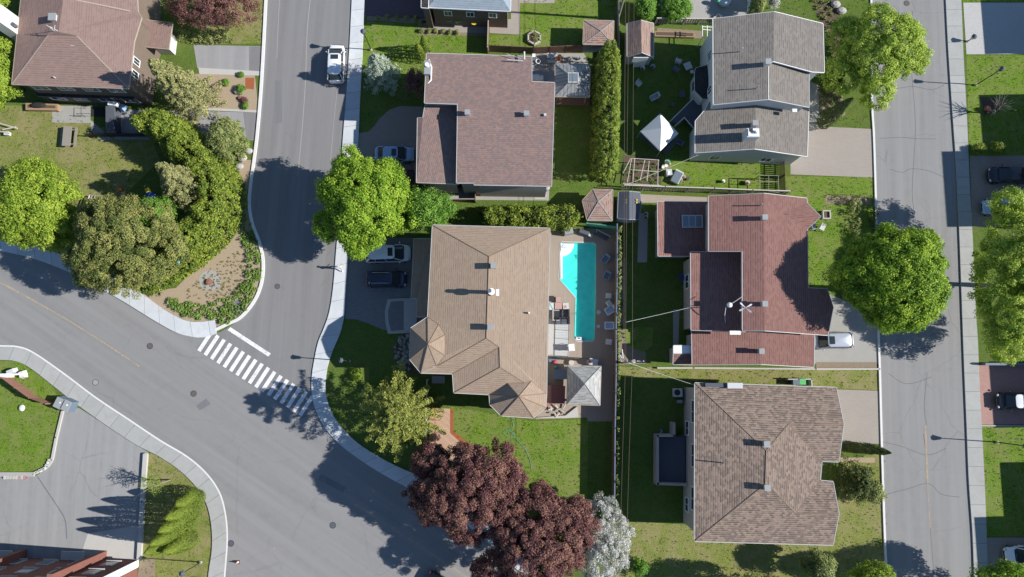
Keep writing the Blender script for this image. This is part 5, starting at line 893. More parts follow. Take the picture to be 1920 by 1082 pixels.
def shedb(name,lab,eaves,ridge,h,rise,mat,wall,doorside=None):
    t=root(name,lab,'shed',P(sum(p[0] for p in eaves)/4,sum(p[1] for p in eaves)/4)); a,b,c,d=[(x,y,h) for x,y in eaves]; r0,r1=[(x,y,h+rise) for x,y in ridge]
    roof(t,[[a,r0,r1,d],[r0,b,c,r1]],mat,gut='trim'); w=walls(t,[a,r0,b,c,r1,d],wall,.12); return t,w
t,w=shedb('shed','small brown-roofed shed with pale gable front and tall hedge beside it',[(1176,44),(1225.5,44),(1225.5,107),(1176,106)],[(1202,38),(1203,98)],2.4,.9,'sh_pink','trim')
bp=P(1201,118,0); MB().box(P(1200,112,2.35),(1.7,.06,1.2)).build('gable_board','white',t); MB().box(P(1199.5,119,1.0),(1.3,.08,1.9)).build('door','white',t)
t,g,w=hiproof('shed','pinkish hip-roofed shed at the end of the hedge row','shed',[(1112,355),(1149,355.5),(1148,414),(1101,413),(1092,376)],2.5,.7,'sh_pink',apex=(1122,378),open_=False); walls(t,[(1112,355,2.5),(1149,355.5,2.5),(1148,414,2.5),(1101,413,2.5),(1092,376,2.5)],'bluegrey',.2)
t,g,w=hiproof('shed','pale brown shed between the bright lawn and the tall hedge top','shed',[(1095,38),(1151,39),(1150,84),(1093,83)],2.4,.7,'sh_pink',apex=(1127,58),open_=False); walls(t,[(1095,38,2.4),(1151,39,2.4),(1150,84,2.4),(1093,83,2.4)],'bluegrey',.15)
t=root('shed','dark grey plastic shed with four small roof lights beside the red house','shed',P(1178,384)); roof(t,[[(1160,360,2.1),(1180,359,2.6),(1180,411,2.6),(1158,409,2.1)],[(1180,359,2.6),(1200,361,2.1),(1202,380,2.1),(1198,411,2.1),(1180,411,2.6)]],'slate',gut='grey'); walls(t,[(1160,360,2.1),(1180,359,2.6),(1200,361,2.1),(1202,380,2.1),(1198,411,2.1),(1180,411,2.6),(1158,409,2.1)],'grey_light',.1)
for x,y in ((1175,375),(1175,380),(1194,375),(1194,380)): MB().box(P(x,y,2.42),(.16,.16,.1)).build('roof_light','yellow',t)
# white party tent
tp=[(1238,213,2.2),(1272,250,2.2),(1238,283,2.2),(1201,246,2.2)]; g=P(1239,246,2.2); t=root('party_tent','white pyramid party tent on the shaded back lawn','tent',(g.x,g.y,0)); ap=P(1240,240,3.3); m=MB(); q=px2(tp)
for i in range(4):
    a,b=q[i],q[(i+1)%4]; k=6
    for j in range(k):
        p0,p1=a.lerp(b,j/k),a.lerp(b,(j+1)/k); m.add([p0,p1,ap],[(0,2,1)]); m.add([p0,p1,p1-Vector((0,0,.25)),p0-Vector((0,0,.25))],[(0,1,2,3)])
m.build('canopy','white',t)
for p in q: MB().tube([(p.x,p.y,0),p],.03,6).build('post','trim',t)
t=root('mesh_panel','dark mesh side wall leaning under the white tent','tent panel',P(1220,272)); MB().slab(px2([(1198,252),(1236,286),(1228,290),(1193,258)]),.9,.94).build('mesh','slate',t); MB().slab(px2([(1272,255),(1240,286),(1247,292),(1266,272)]),.5,.54).build('mesh','slate',t)
t=root('vegetable_arbour','grey and white pole frame over the vegetable bed','arbour',P(1205,320))
for a,b in (((1184,297),(1235,300)),((1182,318),(1234,322)),((1168,344),(1240,348)),((1184,297),(1176,342)),((1190,297),(1186,344)),((1234,300),(1233,350)),((1182,297),(1168,325)),((1209,300),(1200,338)),((1217,302),(1213,340))): MB().tube([P(*a,1.8),P(*b,1.8)],.045,6).build('bar','wood_pale',t)
for x,y in ((1184,297),(1235,300),(1234,346),(1170,342)): MB().tube([P(x,y,1.8)*1, Vector((P(x,y,1.8).x,P(x,y,1.8).y,0))],.05,6).build('post','wood_pale',t)
t=root('trellis','white garden trellis at the corner of the grey roof','trellis',P(1325,58))
for a,b in (((1316,50),(1337,51)),((1317,55),(1337,57)),((1317,70),(1326,70)),((1317,48),(1317,70)),((1326,48),(1326,70))): MB().tube([P(*a,2.2),P(*b,2.2)],.05,6).build('bar','white',t)
for x,y in ((1317,70),(1326,70)): q=P(x,y,2.2); MB().tube([(q.x,q.y,0),q],.05,6).build('post','white',t)
t=root('rear_deck','dark rear deck with concrete parapet behind the mottled-roof house','deck',P(1258,850)); MB().slab(px2([(1236,820),(1284,818),(1285,906),(1236,906)],1.2),0,1.2).build('floor','slate',t)
for a,b in (((1233,817),(1264,817)),((1264,817),(1264,794)),((1233,817),(1233,908)),((1233,907),(1287,909))):
    A_,B_=P(*a,1.9),P(*b,1.9); d=B_-A_; MB().box((A_+B_)/2-Vector((0,0,.85)),(d.length+.2,.24,1.9),math.atan2(d.y,d.x)).build('parapet','stucco',t)
t=root('air_conditioner','white air conditioner unit on the wall north of the rear deck','air conditioner',P(1272,736)); MB().box(P(1270,736,.6),(.9,.9,.9)).build('casing','grey_light',t); MB().cyl(P(1270,736,1.06),.33,.02,16).build('fan_grille','dark',t)
t=root('gas_meter','small grey meter box below the air conditioner','meter box',P(1276,754)); MB().box(P(1274,753,.5),(.5,.35,.6)).build('casing','grey',t); MB().tube([P(1279,753,.2),P(1279,753,1.2)],.04,6).build('pipe','trim',t)
t=root('raised_deck','blue-grey wooden deck with pale railing beside the grey house bay','deck',P(1295,215)); MB().slab(px2([(1300,186),(1323,186),(1321,208),(1303,225),(1300,243),(1284,222),(1272,236),(1258,226)],.8),.6,.8).build('floor','slate',t)
for a,b in (((1300,184),(1256,228)),((1264,238),(1283,220)),((1283,220),(1303,243))): MB().tube([P(*a,1.6),P(*b,1.6)],.06,6).build('railing','trim',t)
for x,y in ((1300,184),(1256,228),(1283,220)): q=P(x,y,1.6); MB().tube([(q.x,q.y,0),q],.05,6).build('post','trim',t)
t=root('white_sign','white monument sign with grey stones on the left lawn','sign',P(20,700)); MB().box(P(10,704,.7),(1.0,.4,1.4)).build('sign_panel','white',t); MB().box(P(30,702,.4),(2.2,.18,.5),.05).build('base_beam','white',t); 
t=root('boulder','pale stone block at the right end of the white sign','boulder',P(43,702)); MB().box(P(43,702,.3),(.6,.8,.6),.3,.8).build('stone','stone_white',t); t=root('boulder','grey flat stone leaning on the white sign','boulder',P(22,696)); MB().box(P(22,697,.35),(1.0,.6,.7),.4,.7).build('stone','grey_light',t)
def bin_(lab,px,py,rz,body,lid,s=.62,h=1.05,name='wheelie_bin',group=None):
    b=P(px,py); t=root(name,lab,'bin',b,rz,group); MB().box((0,0,h*.47),(s*.86,s*1.0,h*.9),0,1.12).build('body',body,t,local=True); l=MB().box((0,-.02,h*.97),(s*1.05,s*1.3,.07)).build('lid',lid,t,local=True); MB().tube([(-s*.45,s*.66,h*.93),(s*.45,s*.66,h*.93)],.025,6).build('handle',body,t,local=True)
    for sx in (-1,1): MB().tube([(sx*s*.44,s*.5,.12),(sx*s*.5,s*.5,.12)],.12,10).build('wheel','rubber',t,local=True)
bin_('grey wheelie bin against the brick wall, left of the green ones',843.5,42,0,'slate','grey'); bin_('larger green wheelie bin, between grey and smaller green bins',861,42.5,0,'green','green',.7,1.15); bin_('smaller green wheelie bin next to the yellow drum',876,41,0,'green','green',.6,1.0)
t=root('yellow_drum','round yellow-lidded drum beside the green bins','drum',P(888.5,42)); MB().cyl(P(888.5,42,0),.3,.7,20).build('body','yellow',t); MB().cyl(P(888.5,42,.7),.34,.08,20).build('lid','yellow',t); MB().box(P(888.5,42,.8),(.3,.08,.02)).build('lid_label','grey',t)
t=root('water_pipe','short white downspout lying beside the yellow drum','pipe',P(895,41)); MB().tube([P(892,41,.3),P(899,41,.15)],.07,8).build('pipe','trim',t)
def mailbox(lab,px,py,rz,dx):
    t=root('recycling_container',lab,'container',P(px,py),rz,'grey-blue containers by the long sidewalk'); MB().box((0,0,.65),(1.0,1.25,1.3),0,.86).build('body','bluegrey',t,local=True); MB().box((0,0,1.32),(.9,1.12,.06)).build('lid','grey',t,local=True); MB().cyl((.1,.1,1.35),.09,.02,10).build('lid_disc','white',t,local=True)
mailbox('left grey-blue container at the end of the picket fence',124.5,755,-.42,0); mailbox('right grey-blue container at the corner of the parking lot',137.5,759.5,-.42,0)
t=root('traffic_cone','orange and white traffic cone on the road beside the sidewalk','cone',P(446,1054)); MB().box(P(446,1054,.04),(.36,.36,.05)).build('base','dark',t); MB().cyl(P(446,1054,.06),.14,.62,14,.035).build('cone','orange',t); MB().cyl(P(446,1054,.3),.105,.17,14,.078).build('stripe','white',t)
t=root('fire_pit_bowl','rust-coloured round bowl in the gravel ring of the corner bed','bowl',P(394,529)); MB().cyl(P(394,529,.02),.30,.3,20,.33).build('bowl','rust',t); MB().cyl(P(394,529,.32),.25,.02,20).build('inner_plate','fence_red',t)
t=root('lawn_stone','round pale stone in the left lawn','stone',P(41,765)); MB().ball(P(41,765,.1),.34,12,(1,1.1,.6)).build('stone','stone_white',t)
def picnic(lab,px,py,rz,L=2.2,W_=.9,mat='wood_grey',far=True):
    t=root('picnic_table',lab,'picnic table',P(px,py),rz); MB().box((0,0,.74),(L,W_,.06)).build('tabletop',mat,t,local=True)
    for s in ((-1,1) if far else (1,)): MB().box((0,s*(W_/2+.32),.44),(L*.97,.26,.05)).build('bench',mat,t,local=True)
    for x in (-L*.36,L*.36):
        m=MB(); m.box((x,0,.40),(.1,W_+.85,.08)); m.tube([(x,-.55,0),(x,-.2,.72)],.05,6); m.tube([(x,.55,0),(x,.2,.72)],.05,6); m.build('leg',mat,t,local=True)
picnic('grey picnic table on the dry lawn below the mauve roof',133,259,R(-91),2.3,.95,'wood_grey')
def pchair(lab,px,py,rz,mat='white',cush=None,s=1,group=None):
    t=root('garden_chair',lab,'chair',P(px,py),rz,group); q=s*.26; MB().box((0,0,.42*s),(q*2,q*2,.05)).build('seat',cush or mat,t,local=True); MB().box((-q*1.05,0,.66*s),(.05,q*2,.46*s)).build('backrest',mat,t,local=True)
    for sy in (-1,1): MB().box((0,sy*q*1.08,.6*s),(q*1.9,.05,.04)).build('armrest',mat,t,local=True)
    for sx in (-1,1):
        for sy in (-1,1): MB().box((sx*q*.88,sy*q*.88,.2*s),(.045,.045,.42*s)).build('leg',mat,t,local=True)
def lounger(lab,px,py,rz,mat='white',cush='cushion',L=1.25,W_=.8):
    t=root('pool_lounge_chair',lab,'lounge chair',P(px,py),rz); MB().box((0,0,.3),(L*.7,W_*.8,.12)).build('cushion',cush,t,local=True); MB().box((L*.42,0,.48),(.2,W_*.9,.45)).build('backrest',mat,t,local=True)
    for sy in (-1,1): MB().box((0,sy*W_*.46,.42),(L*.8,.1,.1)).build('armrest',mat,t,local=True)
    MB().box((0,0,.21),(L*.85,W_*.95,.05)).build('frame',mat,t,local=True)
    for sx in (-1,1):
        for sy in (-1,1): MB().box((sx*L*.36,sy*W_*.4,.1),(.06,.06,.2)).build('leg',mat,t,local=True)
def rtable(lab,px,py,r,h,mat,rot=0,sq=False,group=None,name='side_table'):
    t=root(name,lab,'table',P(px,py),rot,group)
    (MB().box((0,0,h),(r*2,r*2,.05)) if sq else MB().cyl((0,0,h-.02),r,.045,20)).build('tabletop',mat,t,local=True)
    for i in range(4): a=i*math.pi/2+.785; MB().tube([(r*.7*math.cos(a),r*.7*math.sin(a),0),(r*.6*math.cos(a),r*.6*math.sin(a),h)],.025,6).build('leg',mat,t,local=True)
pchair('small white chair above the upper white lounge chair, pool side',1139.5,555,1.5); pchair('white chair touching the upper lounge chair by the pool fence',1141,569,.6)
lounger('upper white lounge chair with blue cushion by the pool fence',1143,582,.5); lounger('lower white lounge chair with blue cushion by the pool fence',1142,611,0); pchair('white plastic chair near the south end of the pool fence',1140,641,1.45,s=1.1)
rtable('oval white side table nearest the upper lounge chair',1121.5,586,.24,.45,'trim'); rtable('tiny round white side table nearest the lower lounge chair',1121,612.5,.19,.45,'trim')
pchair('white plastic chair alone on the beige deck west of the pool foot',1071,652,.1,s=1.25)
lounger('blue folding chair on the dark deck near the pool top',1134,487,.9,'steel','bluegrey',1.1,.7); lounger('blue folding chair below the other, near the pool top',1137,518,1.1,'steel','bluegrey',1.0,.7)
t=root('folding_lounger','collapsed pale-framed lounger in the shaded deck corner','lounger',P(1131,438)); MB().box(P(1132,437,.4),(1.9,.12,.08),R(-28)).build('frame','wood_pale',t); MB().box(P(1128,441,.25),(1.6,.6,.06),R(-28)).build('fabric','slate',t); MB().tube([P(1119,432,.4),P(1117,440,.1)],.05,6).build('leg','wood_pale',t)
t=root('barbecue','covered dark barbecue at the top of the pool deck','barbecue',P(1066,434)); MB().box(P(1066,434,.5),(1.1,.75,1.0),.2,.85).build('cover','grey',t)
t=root('patio_heap','dark covered garden furniture beside the barbecue','furniture cover',P(1095,436)); MB().box(P(1095,436,.35),(1.5,.6,.6),-.35,.7).build('cover','slate',t); MB().box(P(1106,441,.45),(.6,.3,.1),-.4).build('board','wood_pale',t)
def sofa(lab,px,py,rz,L=1.2,mat='dark',cu='slate'):
    t=root('garden_sofa',lab,'sofa',P(px,py),rz); MB().box((0,0,.3),(L,.75,.3)).build('seat',cu,t,local=True); MB().box((0,.33,.55),(L,.16,.5)).build('backrest',mat,t,local=True)
    for s in (-1,1): MB().box((s*(L/2-.05),0,.45),(.12,.75,.3)).build('armrest',mat,t,local=True)
    for sx in (-1,1):
        for sy in (-1,1): MB().box((sx*L*.42,sy*.3,.08),(.06,.06,.16)).build('leg',mat,t,local=True)
sofa('dark garden sofa with grey arms on the striped deck',1042,592,R(90),1.2,'grey','dark'); sofa('black corner seat at the pool side of the striped deck',1060,590,R(-90),1.1); sofa('low black seat below the corner seat on the striped deck',1054,602,0,1.6)
t=root('striped_cushion','green and white striped cushion beside the tan house eave','cushion',P(1034,575)); MB().box(P(1034,575,.3),(.5,.8,.2)).build('cushion','grey_light',t); MB().box(P(1034,575,.41),(.1,.8,.02),.5).build('stripe','hosegreen',t)
t=root('cushion_pile','pink cushions piled above the striped deck','cushion',P(1047,572)); MB().box(P(1047,574,.25),(.8,.7,.2)).build('lower_cushion','pink',t); MB().box(P(1047,562,.25),(.55,.6,.2)).build('upper_cushion','pink',t)
t=root('deck_towel','white and pink towel on the beige deck beside the pool','towel',P(1061,574)); MB().box(P(1061,574,.1),(.65,.7,.1),.1).build('towel','trim',t); MB().box(P(1060,575,.16),(.3,.3,.02),.5).build('pattern','pink',t)
t=root('black_cushion','square black cushion at the top of the deck furniture','cushion',P(1034,560)); MB().box(P(1034,560,.25),(.55,.6,.2)).build('cushion','dark',t)
t=root('deck_railing','dark metal railing between striped deck and beige deck','railing',P(1067,640))
for a,b in (((1067,586),(1065,668)),((1038,668),(1103,672))): A_,B_=P(*a,1.0),P(*b,1.0); MB().tube([A_,B_],.03,6).build('top_rail','dark',t); [MB().tube([A_.lerp(B_,i/5),A_.lerp(B_,i/5)-Vector((0,0,1))],.025,6).build('post','dark',t) for i in range(6)]
t=root('toy_heap','red, blue and green pool toys heaped below the striped deck','toys',P(1040,680)); MB().ball(P(1040,679,.3),.26,10).build('red_ball','red',t); MB().ball(P(1042,688,.25),.18,10).build('green_ball','hosegreen',t); MB().box(P(1036,674,.2),(.9,.4,.3),.3).build('blue_bag','bluegrey',t)
t=root('pool_filter','beige pool filter drum among dark hoses beside the grey gazebo','pool filter',P(1106,679)); MB().cyl(P(1105,679,0),.3,.7,16).build('drum','wood_pale',t); MB().cyl(P(1105,679,.7),.16,.1,12).build('cap','maroon',t)
t=root('storage_box','white storage box beside the pool filter','box',P(1113,679)); MB().box(P(1113,679,.35),(.9,.65,.7),-.2,.9).build('body','trim',t); MB().box(P(1113,679,.72),(.95,.7,.06),-.2).build('lid','grey_light',t)
t=root('planter_pot','round beige pot at the edge of the deck beside the grey gazebo','pot',P(1071,680)); MB().cyl(P(1071,680,0),.22,.4,14,.3).build('pot','wood_pale',t)
t=root('deck_platform','maroon wooden platform between the tan turret and grey gazebo','platform',P(1042,744)); MB().slab(px2([(1026,722),(1034,722),(1034,757),(1024,764)],1.1),0,1.1).build('step','fence_red',t); MB().slab(px2([(1034,722),(1060,724),(1059,757),(1034,757)],1.3),0,1.3).build('cover','maroon',t)
t=root('storage_bench','dark blue covered bench under the striped deck','bench',P(1051,702)); MB().box(P(1051,702,.4),(1.4,1.0,.8)).build('cover','slate',t); MB().box(P(1051,702,.83),(1.45,1.05,.06)).build('lid','bluegrey',t)
t=root('firewood_pile','pile of pale logs in the dark corner by the tan turret','woodpile',P(1045,772))
for i in range(9): a=P(1030+i*3.2,774-(i%3)*4,.2); MB().tube([a,a+Vector((.5*math.cos(i*1.7),.5*math.sin(i*1.7),.1))],.08,7).build('log','wood_pale',t)
t=root('garden_wall','pale low garden wall along the lawn below the tan turret','wall',P(1040,781)); MB().slab(px2([(1003,783),(1060,779),(1082,762),(1084,782),(1060,784)]),0,.25).build('wall','concrete_light',t)
# hexagonal planter, log, garden hose, walkway rail
hx=[(1002+13*math.sin(a),70-12.5*math.cos(a)) for a in np.linspace(0,2*math.pi,7)[:-1]]; t=root('hexagonal_planter','pale hexagonal wooden planter on the bright lawn','planter',P(1002,70)); m=MB(); q=px2(hx,.4)
for i in range(6): a,b=q[i],q[(i+1)%6]; d=b-a; m.box((a+b)/2-Vector((0,0,.2)),(d.length+.1,.16,.42),math.atan2(d.y,d.x))
m.build('frame','wood_pale',t); MB().poly(px2([(1002+(x-1002)*.9,70+(y-70)*.9) for x,y in hx],.3)).build('soil','soil',t); u=unit(26); C,N,Z,V=clumps(np.array(P(1003,68,.4))+u*np.array([.45,.5,.15]),u,.2,12,.06); leaves('plant','f_shrub',t,C,N,Z,V)
t=root('wood_round','orange wooden cask on the pale patio','cask',P(946,42)); MB().cyl(P(946,42,0),.26,.55,14).build('cask','wood',t); MB().cyl(P(946,42,.55),.2,.03,14).build('lid','orange',t)
t=root('rattan_log','small pale post leaning on the brick wall near the cask','post',P(926,40)); MB().tube([P(926,42,.1),P(926,34,.5)],.06,6).build('post','wood_pale',t)
def hose(lab,pts,r,mat):
    o=MB().tube([P(*p,.03) for p in smooth(pts,6)],r,6).build('garden_hose',mat); tag(o,lab,'hose')
hose('thin green garden hose lying across the bright lawn',[(959,783),(962,800),(950,806),(944,811),(953,819),(965,820),(962,812),(953,806),(958,810),(970,825),(985,843),(993,862),(997,880)],.022,'hosegreen')
t=root('walkway_railing','rust-red metal railing over the wooden walkway','railing',P(816,805)); MB().tube([P(815,766,1),P(816,788,1),P(816,828,1)],.035,6).build('handrail','red_rail',t)
for y in (788,821):
    MB().tube([P(808,y,1),P(826,y,1)],.03,6).build('crossbar','red_rail',t); q=P(816,y,1); MB().tube([(q.x,q.y,0),q],.03,6).build('post','red_rail',t)
t=root('lamp_globe','small white globe light on the fence by the walkway','light',P(807,808)); MB().ball(P(807,808,1.3),.14,10).build('globe','white',t)
# upper left yard
t=root('planter_box','long timber planter box against the mauve house wall','planter',P(77,201)); MB().slab(px2([(48,193),(108,195),(108,207),(48,206)],.5),0,.5).build('box','wood',t); MB().slab(px2([(52,196),(104,198),(104,203),(52,202)],.5),.5,.52).build('soil','soil',t); MB().ball(P(72,197,.7),.55,10,(1.6,.6,.5)).build('tarpaulin','dark',t)
t=root('step_railing','black metal stair railing on the concrete patio','railing',P(158,212))
for a,b in (((152,198),(152,216)),((143,213),(168,213))): MB().tube([P(*a,.95),P(*b,.95)],.025,6).build('handrail','dark',t)
for x,y in ((152,198),(152,214),(143,213),(167,213)): q=P(x,y,.95); MB().tube([(q.x,q.y,0),q],.02,6).build('post','dark',t)
t=root('stair_landing','raised dark stair landing with pale edge beside the patio','landing',P(205,225)); MB().slab(px2([(198,193),(214,193),(214,247),(198,247)],1.5),0,1.5).build('block','slate',t); MB().slab(px2([(215,212),(219,212),(218,246),(215,246)],.6),0,.6).build('edge','concrete_light',t); MB().slab(px2([(171,200),(196,200),(196,220),(171,218)],.03),.0,.03).build('painted_shade','dark',t)  # flat dark sheet painted as the shade left of the landing
t=root('covered_barbecue','white cloth-covered barbecue on the stair landing','barbecue',P(215,198)); MB().box(P(212,195,1.7),(1.2,.55,.45),-.12,.8).build('cover','white',t); MB().box(P(230,201,1.0),(.6,.7,.6),-.4,.7).build('cloth','cushion',t)
t=root('lean_to_roof','dark slate canopy along the mauve house south wall','canopy',P(180,185)); roof(t,[[(60,164,2.9),(246,169,2.9),(252,186,2.5),(70,180,2.5)]],'sh_dark','canopy_roof',gut='slate')
for x,y in ((75,179),(160,182),(248,185)): q=P(x,y,2.45); MB().tube([(q.x,q.y,0),q],.06,6).build('post','slate',t)
t=root('timber_swing_frame','weathered timber frame at the left edge of the dry lawn','garden frame',P(12,245)); 
for a,b in (((-5,230),(33,241)),((-5,245),(18,250)),((5,243),(30,238))): MB().tube([P(*a,.5),P(*b,.5)],.08,6).build('beam','wood_pale',t)
MB().box(P(14,251,.25),(.5,.4,.5)).build('block','grey_light',t)
t=root('play_slide','blue plastic play slide with yellow chute under the spruces','slide',P(283,362)); MB().box(P(282,368,1.1),(.95,.8,.08),-.35).build('roof','blue',t); m=MB(); a,b=P(275,356,.5),P(281,362,1.0); m.box((a+b)/2,(.5,.9,.06),.5); m.build('chute','yellow',t)
for x,y in ((276,362),(288,364),(280,376),(290,374)): q=P(x,y,1.1); MB().tube([(q.x,q.y,0),q],.05,6).build('post','blue',t)
MB().tube([P(290,373,.6),P(284,382,.2)],.05,6).build('ladder','orange',t)
t=root('toy','small orange toy on the shaded lawn','toy',P(226,354)); MB().ball(P(226,354,.2),.24,10,(1.2,.8,.8)).build('toy_body','orange',t)
t=root('toy','small pinkish toy right of the orange toy','toy',P(239,336)); MB().ball(P(239,336,.12),.14,8).build('toy_body','pink',t)
t=root('timber_pergola','stack of pale timber beams between lime tree and pine','timber stack',P(185,380))
for i,(a,b) in enumerate([((168,366),(156,398)),((173,366),(161,400)),((178,368),(167,402)),((184,370),(174,398)),((209,370),(203,386)),((200,372),(190,398)),((165,365),(208,370))]): MB().tube([P(*a,1.0),P(*b,1.0)],.07,6).build('beam','wood_pale' if i in (0,4) else 'wood_grey',t)
for x,y in ((168,366),(158,398),(208,370),(203,386)): q=P(x,y,1.0); MB().tube([(q.x,q.y,0),q],.07,6).build('post','wood_grey',t)
t=root('kite','light blue toy caught on top of the curved cedar hedge','toy',P(335,493)); MB().box(P(334,493,5.15),(.18,.85,.06),-.35).build('toy_panel','cyan',t); MB().box(P(336,492,5.2),(.05,.7,.05),-.35).build('toy_edge','white',t)
for x,y,s,lab in [(445,172,.45,'grey-brown boulder in the beige bed beside the green shrub'),(466,283,.5,'pale boulder at the white kerb'),(454,296,.6,'grey boulder among dry shrubs near the kerb'),(449,312,.5,'brown boulder below the grey one near the kerb'),(1567,8,.6,'dark boulder in the rock bed beside the airy tree, upper'),(1578,20,.6,'dark boulder in the rock bed beside the airy tree, lower'),(452,184,.4,'reddish boulder in the beige bed')]:
    t=root('boulder',lab,'boulder',P(x,y)); m=MB(); m.ball(P(x,y,s*.3),s,9,(1,.75,.6)); o=m.build('stone','kerb_grey' if 'red' not in lab else 'fence_red',t)
for i in range(11):
    x,y=68+i*2.6,886-i*1.2+(i>7)*(-(i-7)*4); t=root('rubble_stone','broken pale kerb stone number %s from the left at the lawn corner'%['one','two','three','four','five','six','seven','eight','nine','ten','eleven'][i],'stone',P(x,y),i*.9,'broken kerb stones at the lawn corner'); MB().box((0,0,.12),(.32,.24,.24),i,.8).build('stone','stone_white' if i%2 else 'grey_light',t,local=True)
for i,(x,c) in enumerate([(12,'white'),(17,'wood_pale'),(23,'wood_pale'),(28,'wood_pale'),(34,'stone_white'),(39,'pink'),(44,'stone_white'),(49,'red')]):
    t=root('flower_pot','%s pot below the straight lawn kerb, number %s from the left'%({'white':'white','wood_pale':'cream','stone_white':'pale','pink':'pink','red':'red'}[c],['one','two','three','four','five','six','seven','eight'][i]),'pot',P(x,895),0,'little pots along the parking lot kerb'); MB().cyl((0,0,0),.13,.26,12,.17).build('pot',c,t,local=True); MB().cyl((0,0,.25),.13,.02,12).build('soil','pink' if c in('red','pink') else 'concrete_light',t,local=True)
# grey-house yard furniture
pchair('white chair with orange side near the grey house bay',1270,118,1.2,'grey_light',s=1.15); pchair('dark blue chair below the white one near the grey house bay',1266,133,.9,'bluegrey',s=1.2); rtable('square pale-rimmed table near the grey house bay',1288,127,.42,.5,'grey_light',.4,True); rtable('narrow white stool beside the square pale-rimmed table',1296,137,.2,.4,'grey_light',.3,True)
pchair('pale folding chair below the brown shed front',1196,160,-.8,'grey_light',s=1.1); lounger('grey lounge chair lying on the shaded lawn above the tent',1226,184,.5,'grey_light','grey',1.2,.6); rtable('round grey table on the shaded lawn right of the tent top',1277,180,.4,.5,'slate'); rtable('small round grey pot table near the deck railing',1260,198,.24,.4,'slate'); lounger('grey chair between the tent and the grey house wall',1273,269,-.6,'bluegrey','slate',.8,.55)
for i,(x,y,r_,lab,mt) in enumerate([(1204,130,.28,'pale rimmed round pot in front of the brown shed','grey_light'),(1223,127,.3,'grey tyre-like round pot right of the shed front','grey'),(1221,112,.22,'small round pot at the shed corner','grey'),(1243,314,.2,'cream round pot left of the green one in the vegetable yard','wood_pale'),(1249,311,.24,'cream ring pot in the middle of the vegetable yard pots','wood_pale'),(1254,309,.16,'small cream pot right of the ring pot','wood_pale'),(1250,305,.3,'bright green watering pot in the vegetable yard','hosegreen'),(1275,338,.24,'grey flowerpot beside the glass cold frame','grey'),(1281,333,.22,'pinkish flowerpot beside the glass cold frame','pink'),(1289,336,.2,'dark flowerpot right of the pinkish one','slate'),(1355,341,.18,'white pot on the narrow lawn by the slatted fence','white'),(1400,344,.28,'pale ring pot on the narrow lawn by the slatted fence','wood_pale'),(1211,402,.2,'white ring pot on the path beside the dark grey shed, upper','trim'),(1211,408,.2,'white ring pot on the path beside the dark grey shed, lower','trim'),(1276,521,.38,'blue round tub at the red house wall','blue'),(1340,38,.3,'round pot at the corner of the gravel patio, left','kerb_grey'),(1347,34,.38,'round pot at the corner of the gravel patio, right','kerb_grey'),(1237,731+77,.2,'small blue pot on the rear deck corner','cushion')]):
    t=root('plant_pot',lab,'pot',P(x,y)); MB().cyl(P(x,y,0),r_*.8,.4,16,r_).build('pot',mt,t); MB().cyl(P(x,y,.36),r_*.72,.05,14).build('soil','soil' if i not in (3,4) else 'white',t)
t=root('cold_frame','glass-topped cold frame beside the flowerpots','cold frame',P(1268,332)); MB().box(P(1269,332,.3),(1.0,1.5,.5),-.5).build('frame','grey_light',t); MB().box(P(1269,332,.57),(.85,1.35,.04),-.5).build('pane','glass_pale',t)
t=root('plastic_box','pale plastic box on the lawn left of the cold frame','box',P(1254,324)); MB().box(P(1254,324,.3),(.7,.75,.6),.1,.9).build('box','grey_light',t); MB().box(P(1254,324,.62),(.2,.4,.03),.1).build('label_plate','white',t)
t=root('garden_arbour','dark lattice arbour with pale rim at the slatted fence end','arbour',P(1442,340)); 
for a,b in (((1424,329),(1459,329)),((1424,329),(1424,356)),((1459,329),(1460,361)),((1424,356),(1460,361)),((1424,340),(1459,341)),((1441,329),(1441,358))): MB().tube([P(*a,1.9),P(*b,1.9)],.04,6).build('bar','wood_grey',t)
for x,y in ((1424,329),(1459,329),(1424,356),(1460,361)): q=P(x,y,1.9); MB().tube([(q.x,q.y,0),q],.05,6).build('post','wood_grey',t)
t=root('raised_bed','brown raised vegetable bed below the slatted fence, top','planter',P(1265,64)); MB().slab(px2([(1228,58),(1302,60),(1302,70),(1228,68)],.4),0,.4).build('frame','wood',t); MB().slab(px2([(1230,60),(1300,62),(1300,68),(1230,66)],.4),.4,.42).build('soil','soil',t)
t=root('wood_scaffold','pale propped boards in the dirt beside the pole','boards',P(1160,662)); 
for a,b in (((1155,655),(1166,672)),((1166,655),(1168,672)),((1156,664),(1163,672))): MB().tube([P(*a,.4),P(*b,.5)],.09,6).build('board','trim',t)
MB().box(P(1160,662,.5),(.7,.35,.06),-.7).build('panel','dark',t)
t=root('stone_planter','square stone planter with gravel on the red house front lawn','planter',P(1549,403)); m=MB()
for dx,dy,a,b in ((0,-7,15,2),(0,7,15,2),(-6.5,0,2,12),(6.5,0,2,12)): m.box(P(1549+dx,403+dy,.2),(a*.06,b*.06,.4))
m.build('frame','concrete_light',t); MB().box(P(1549,403,.12),(.8,.8,.24)).build('gravel','soil',t)
pchair('grey garden chair near the red gable, left one',1521,427,.3,'grey',s=1.2); pchair('pale garden chair near the red gable, right one',1538,428,-.5,'trim',s=1.2)
t=root('wicker_lounge','dark round lounge chair on the gravel patio at the top','lounge chair',P(1358,-2)); MB().cyl(P(1358,2,.2),.75,.35,20).build('seat','grey_light',t); MB().cyl(P(1357,2,0),.6,.2,20).build('base','dark',t); MB().ball(P(1346,0,.8),.3,10).build('umbrella_base','hosegreen',t)
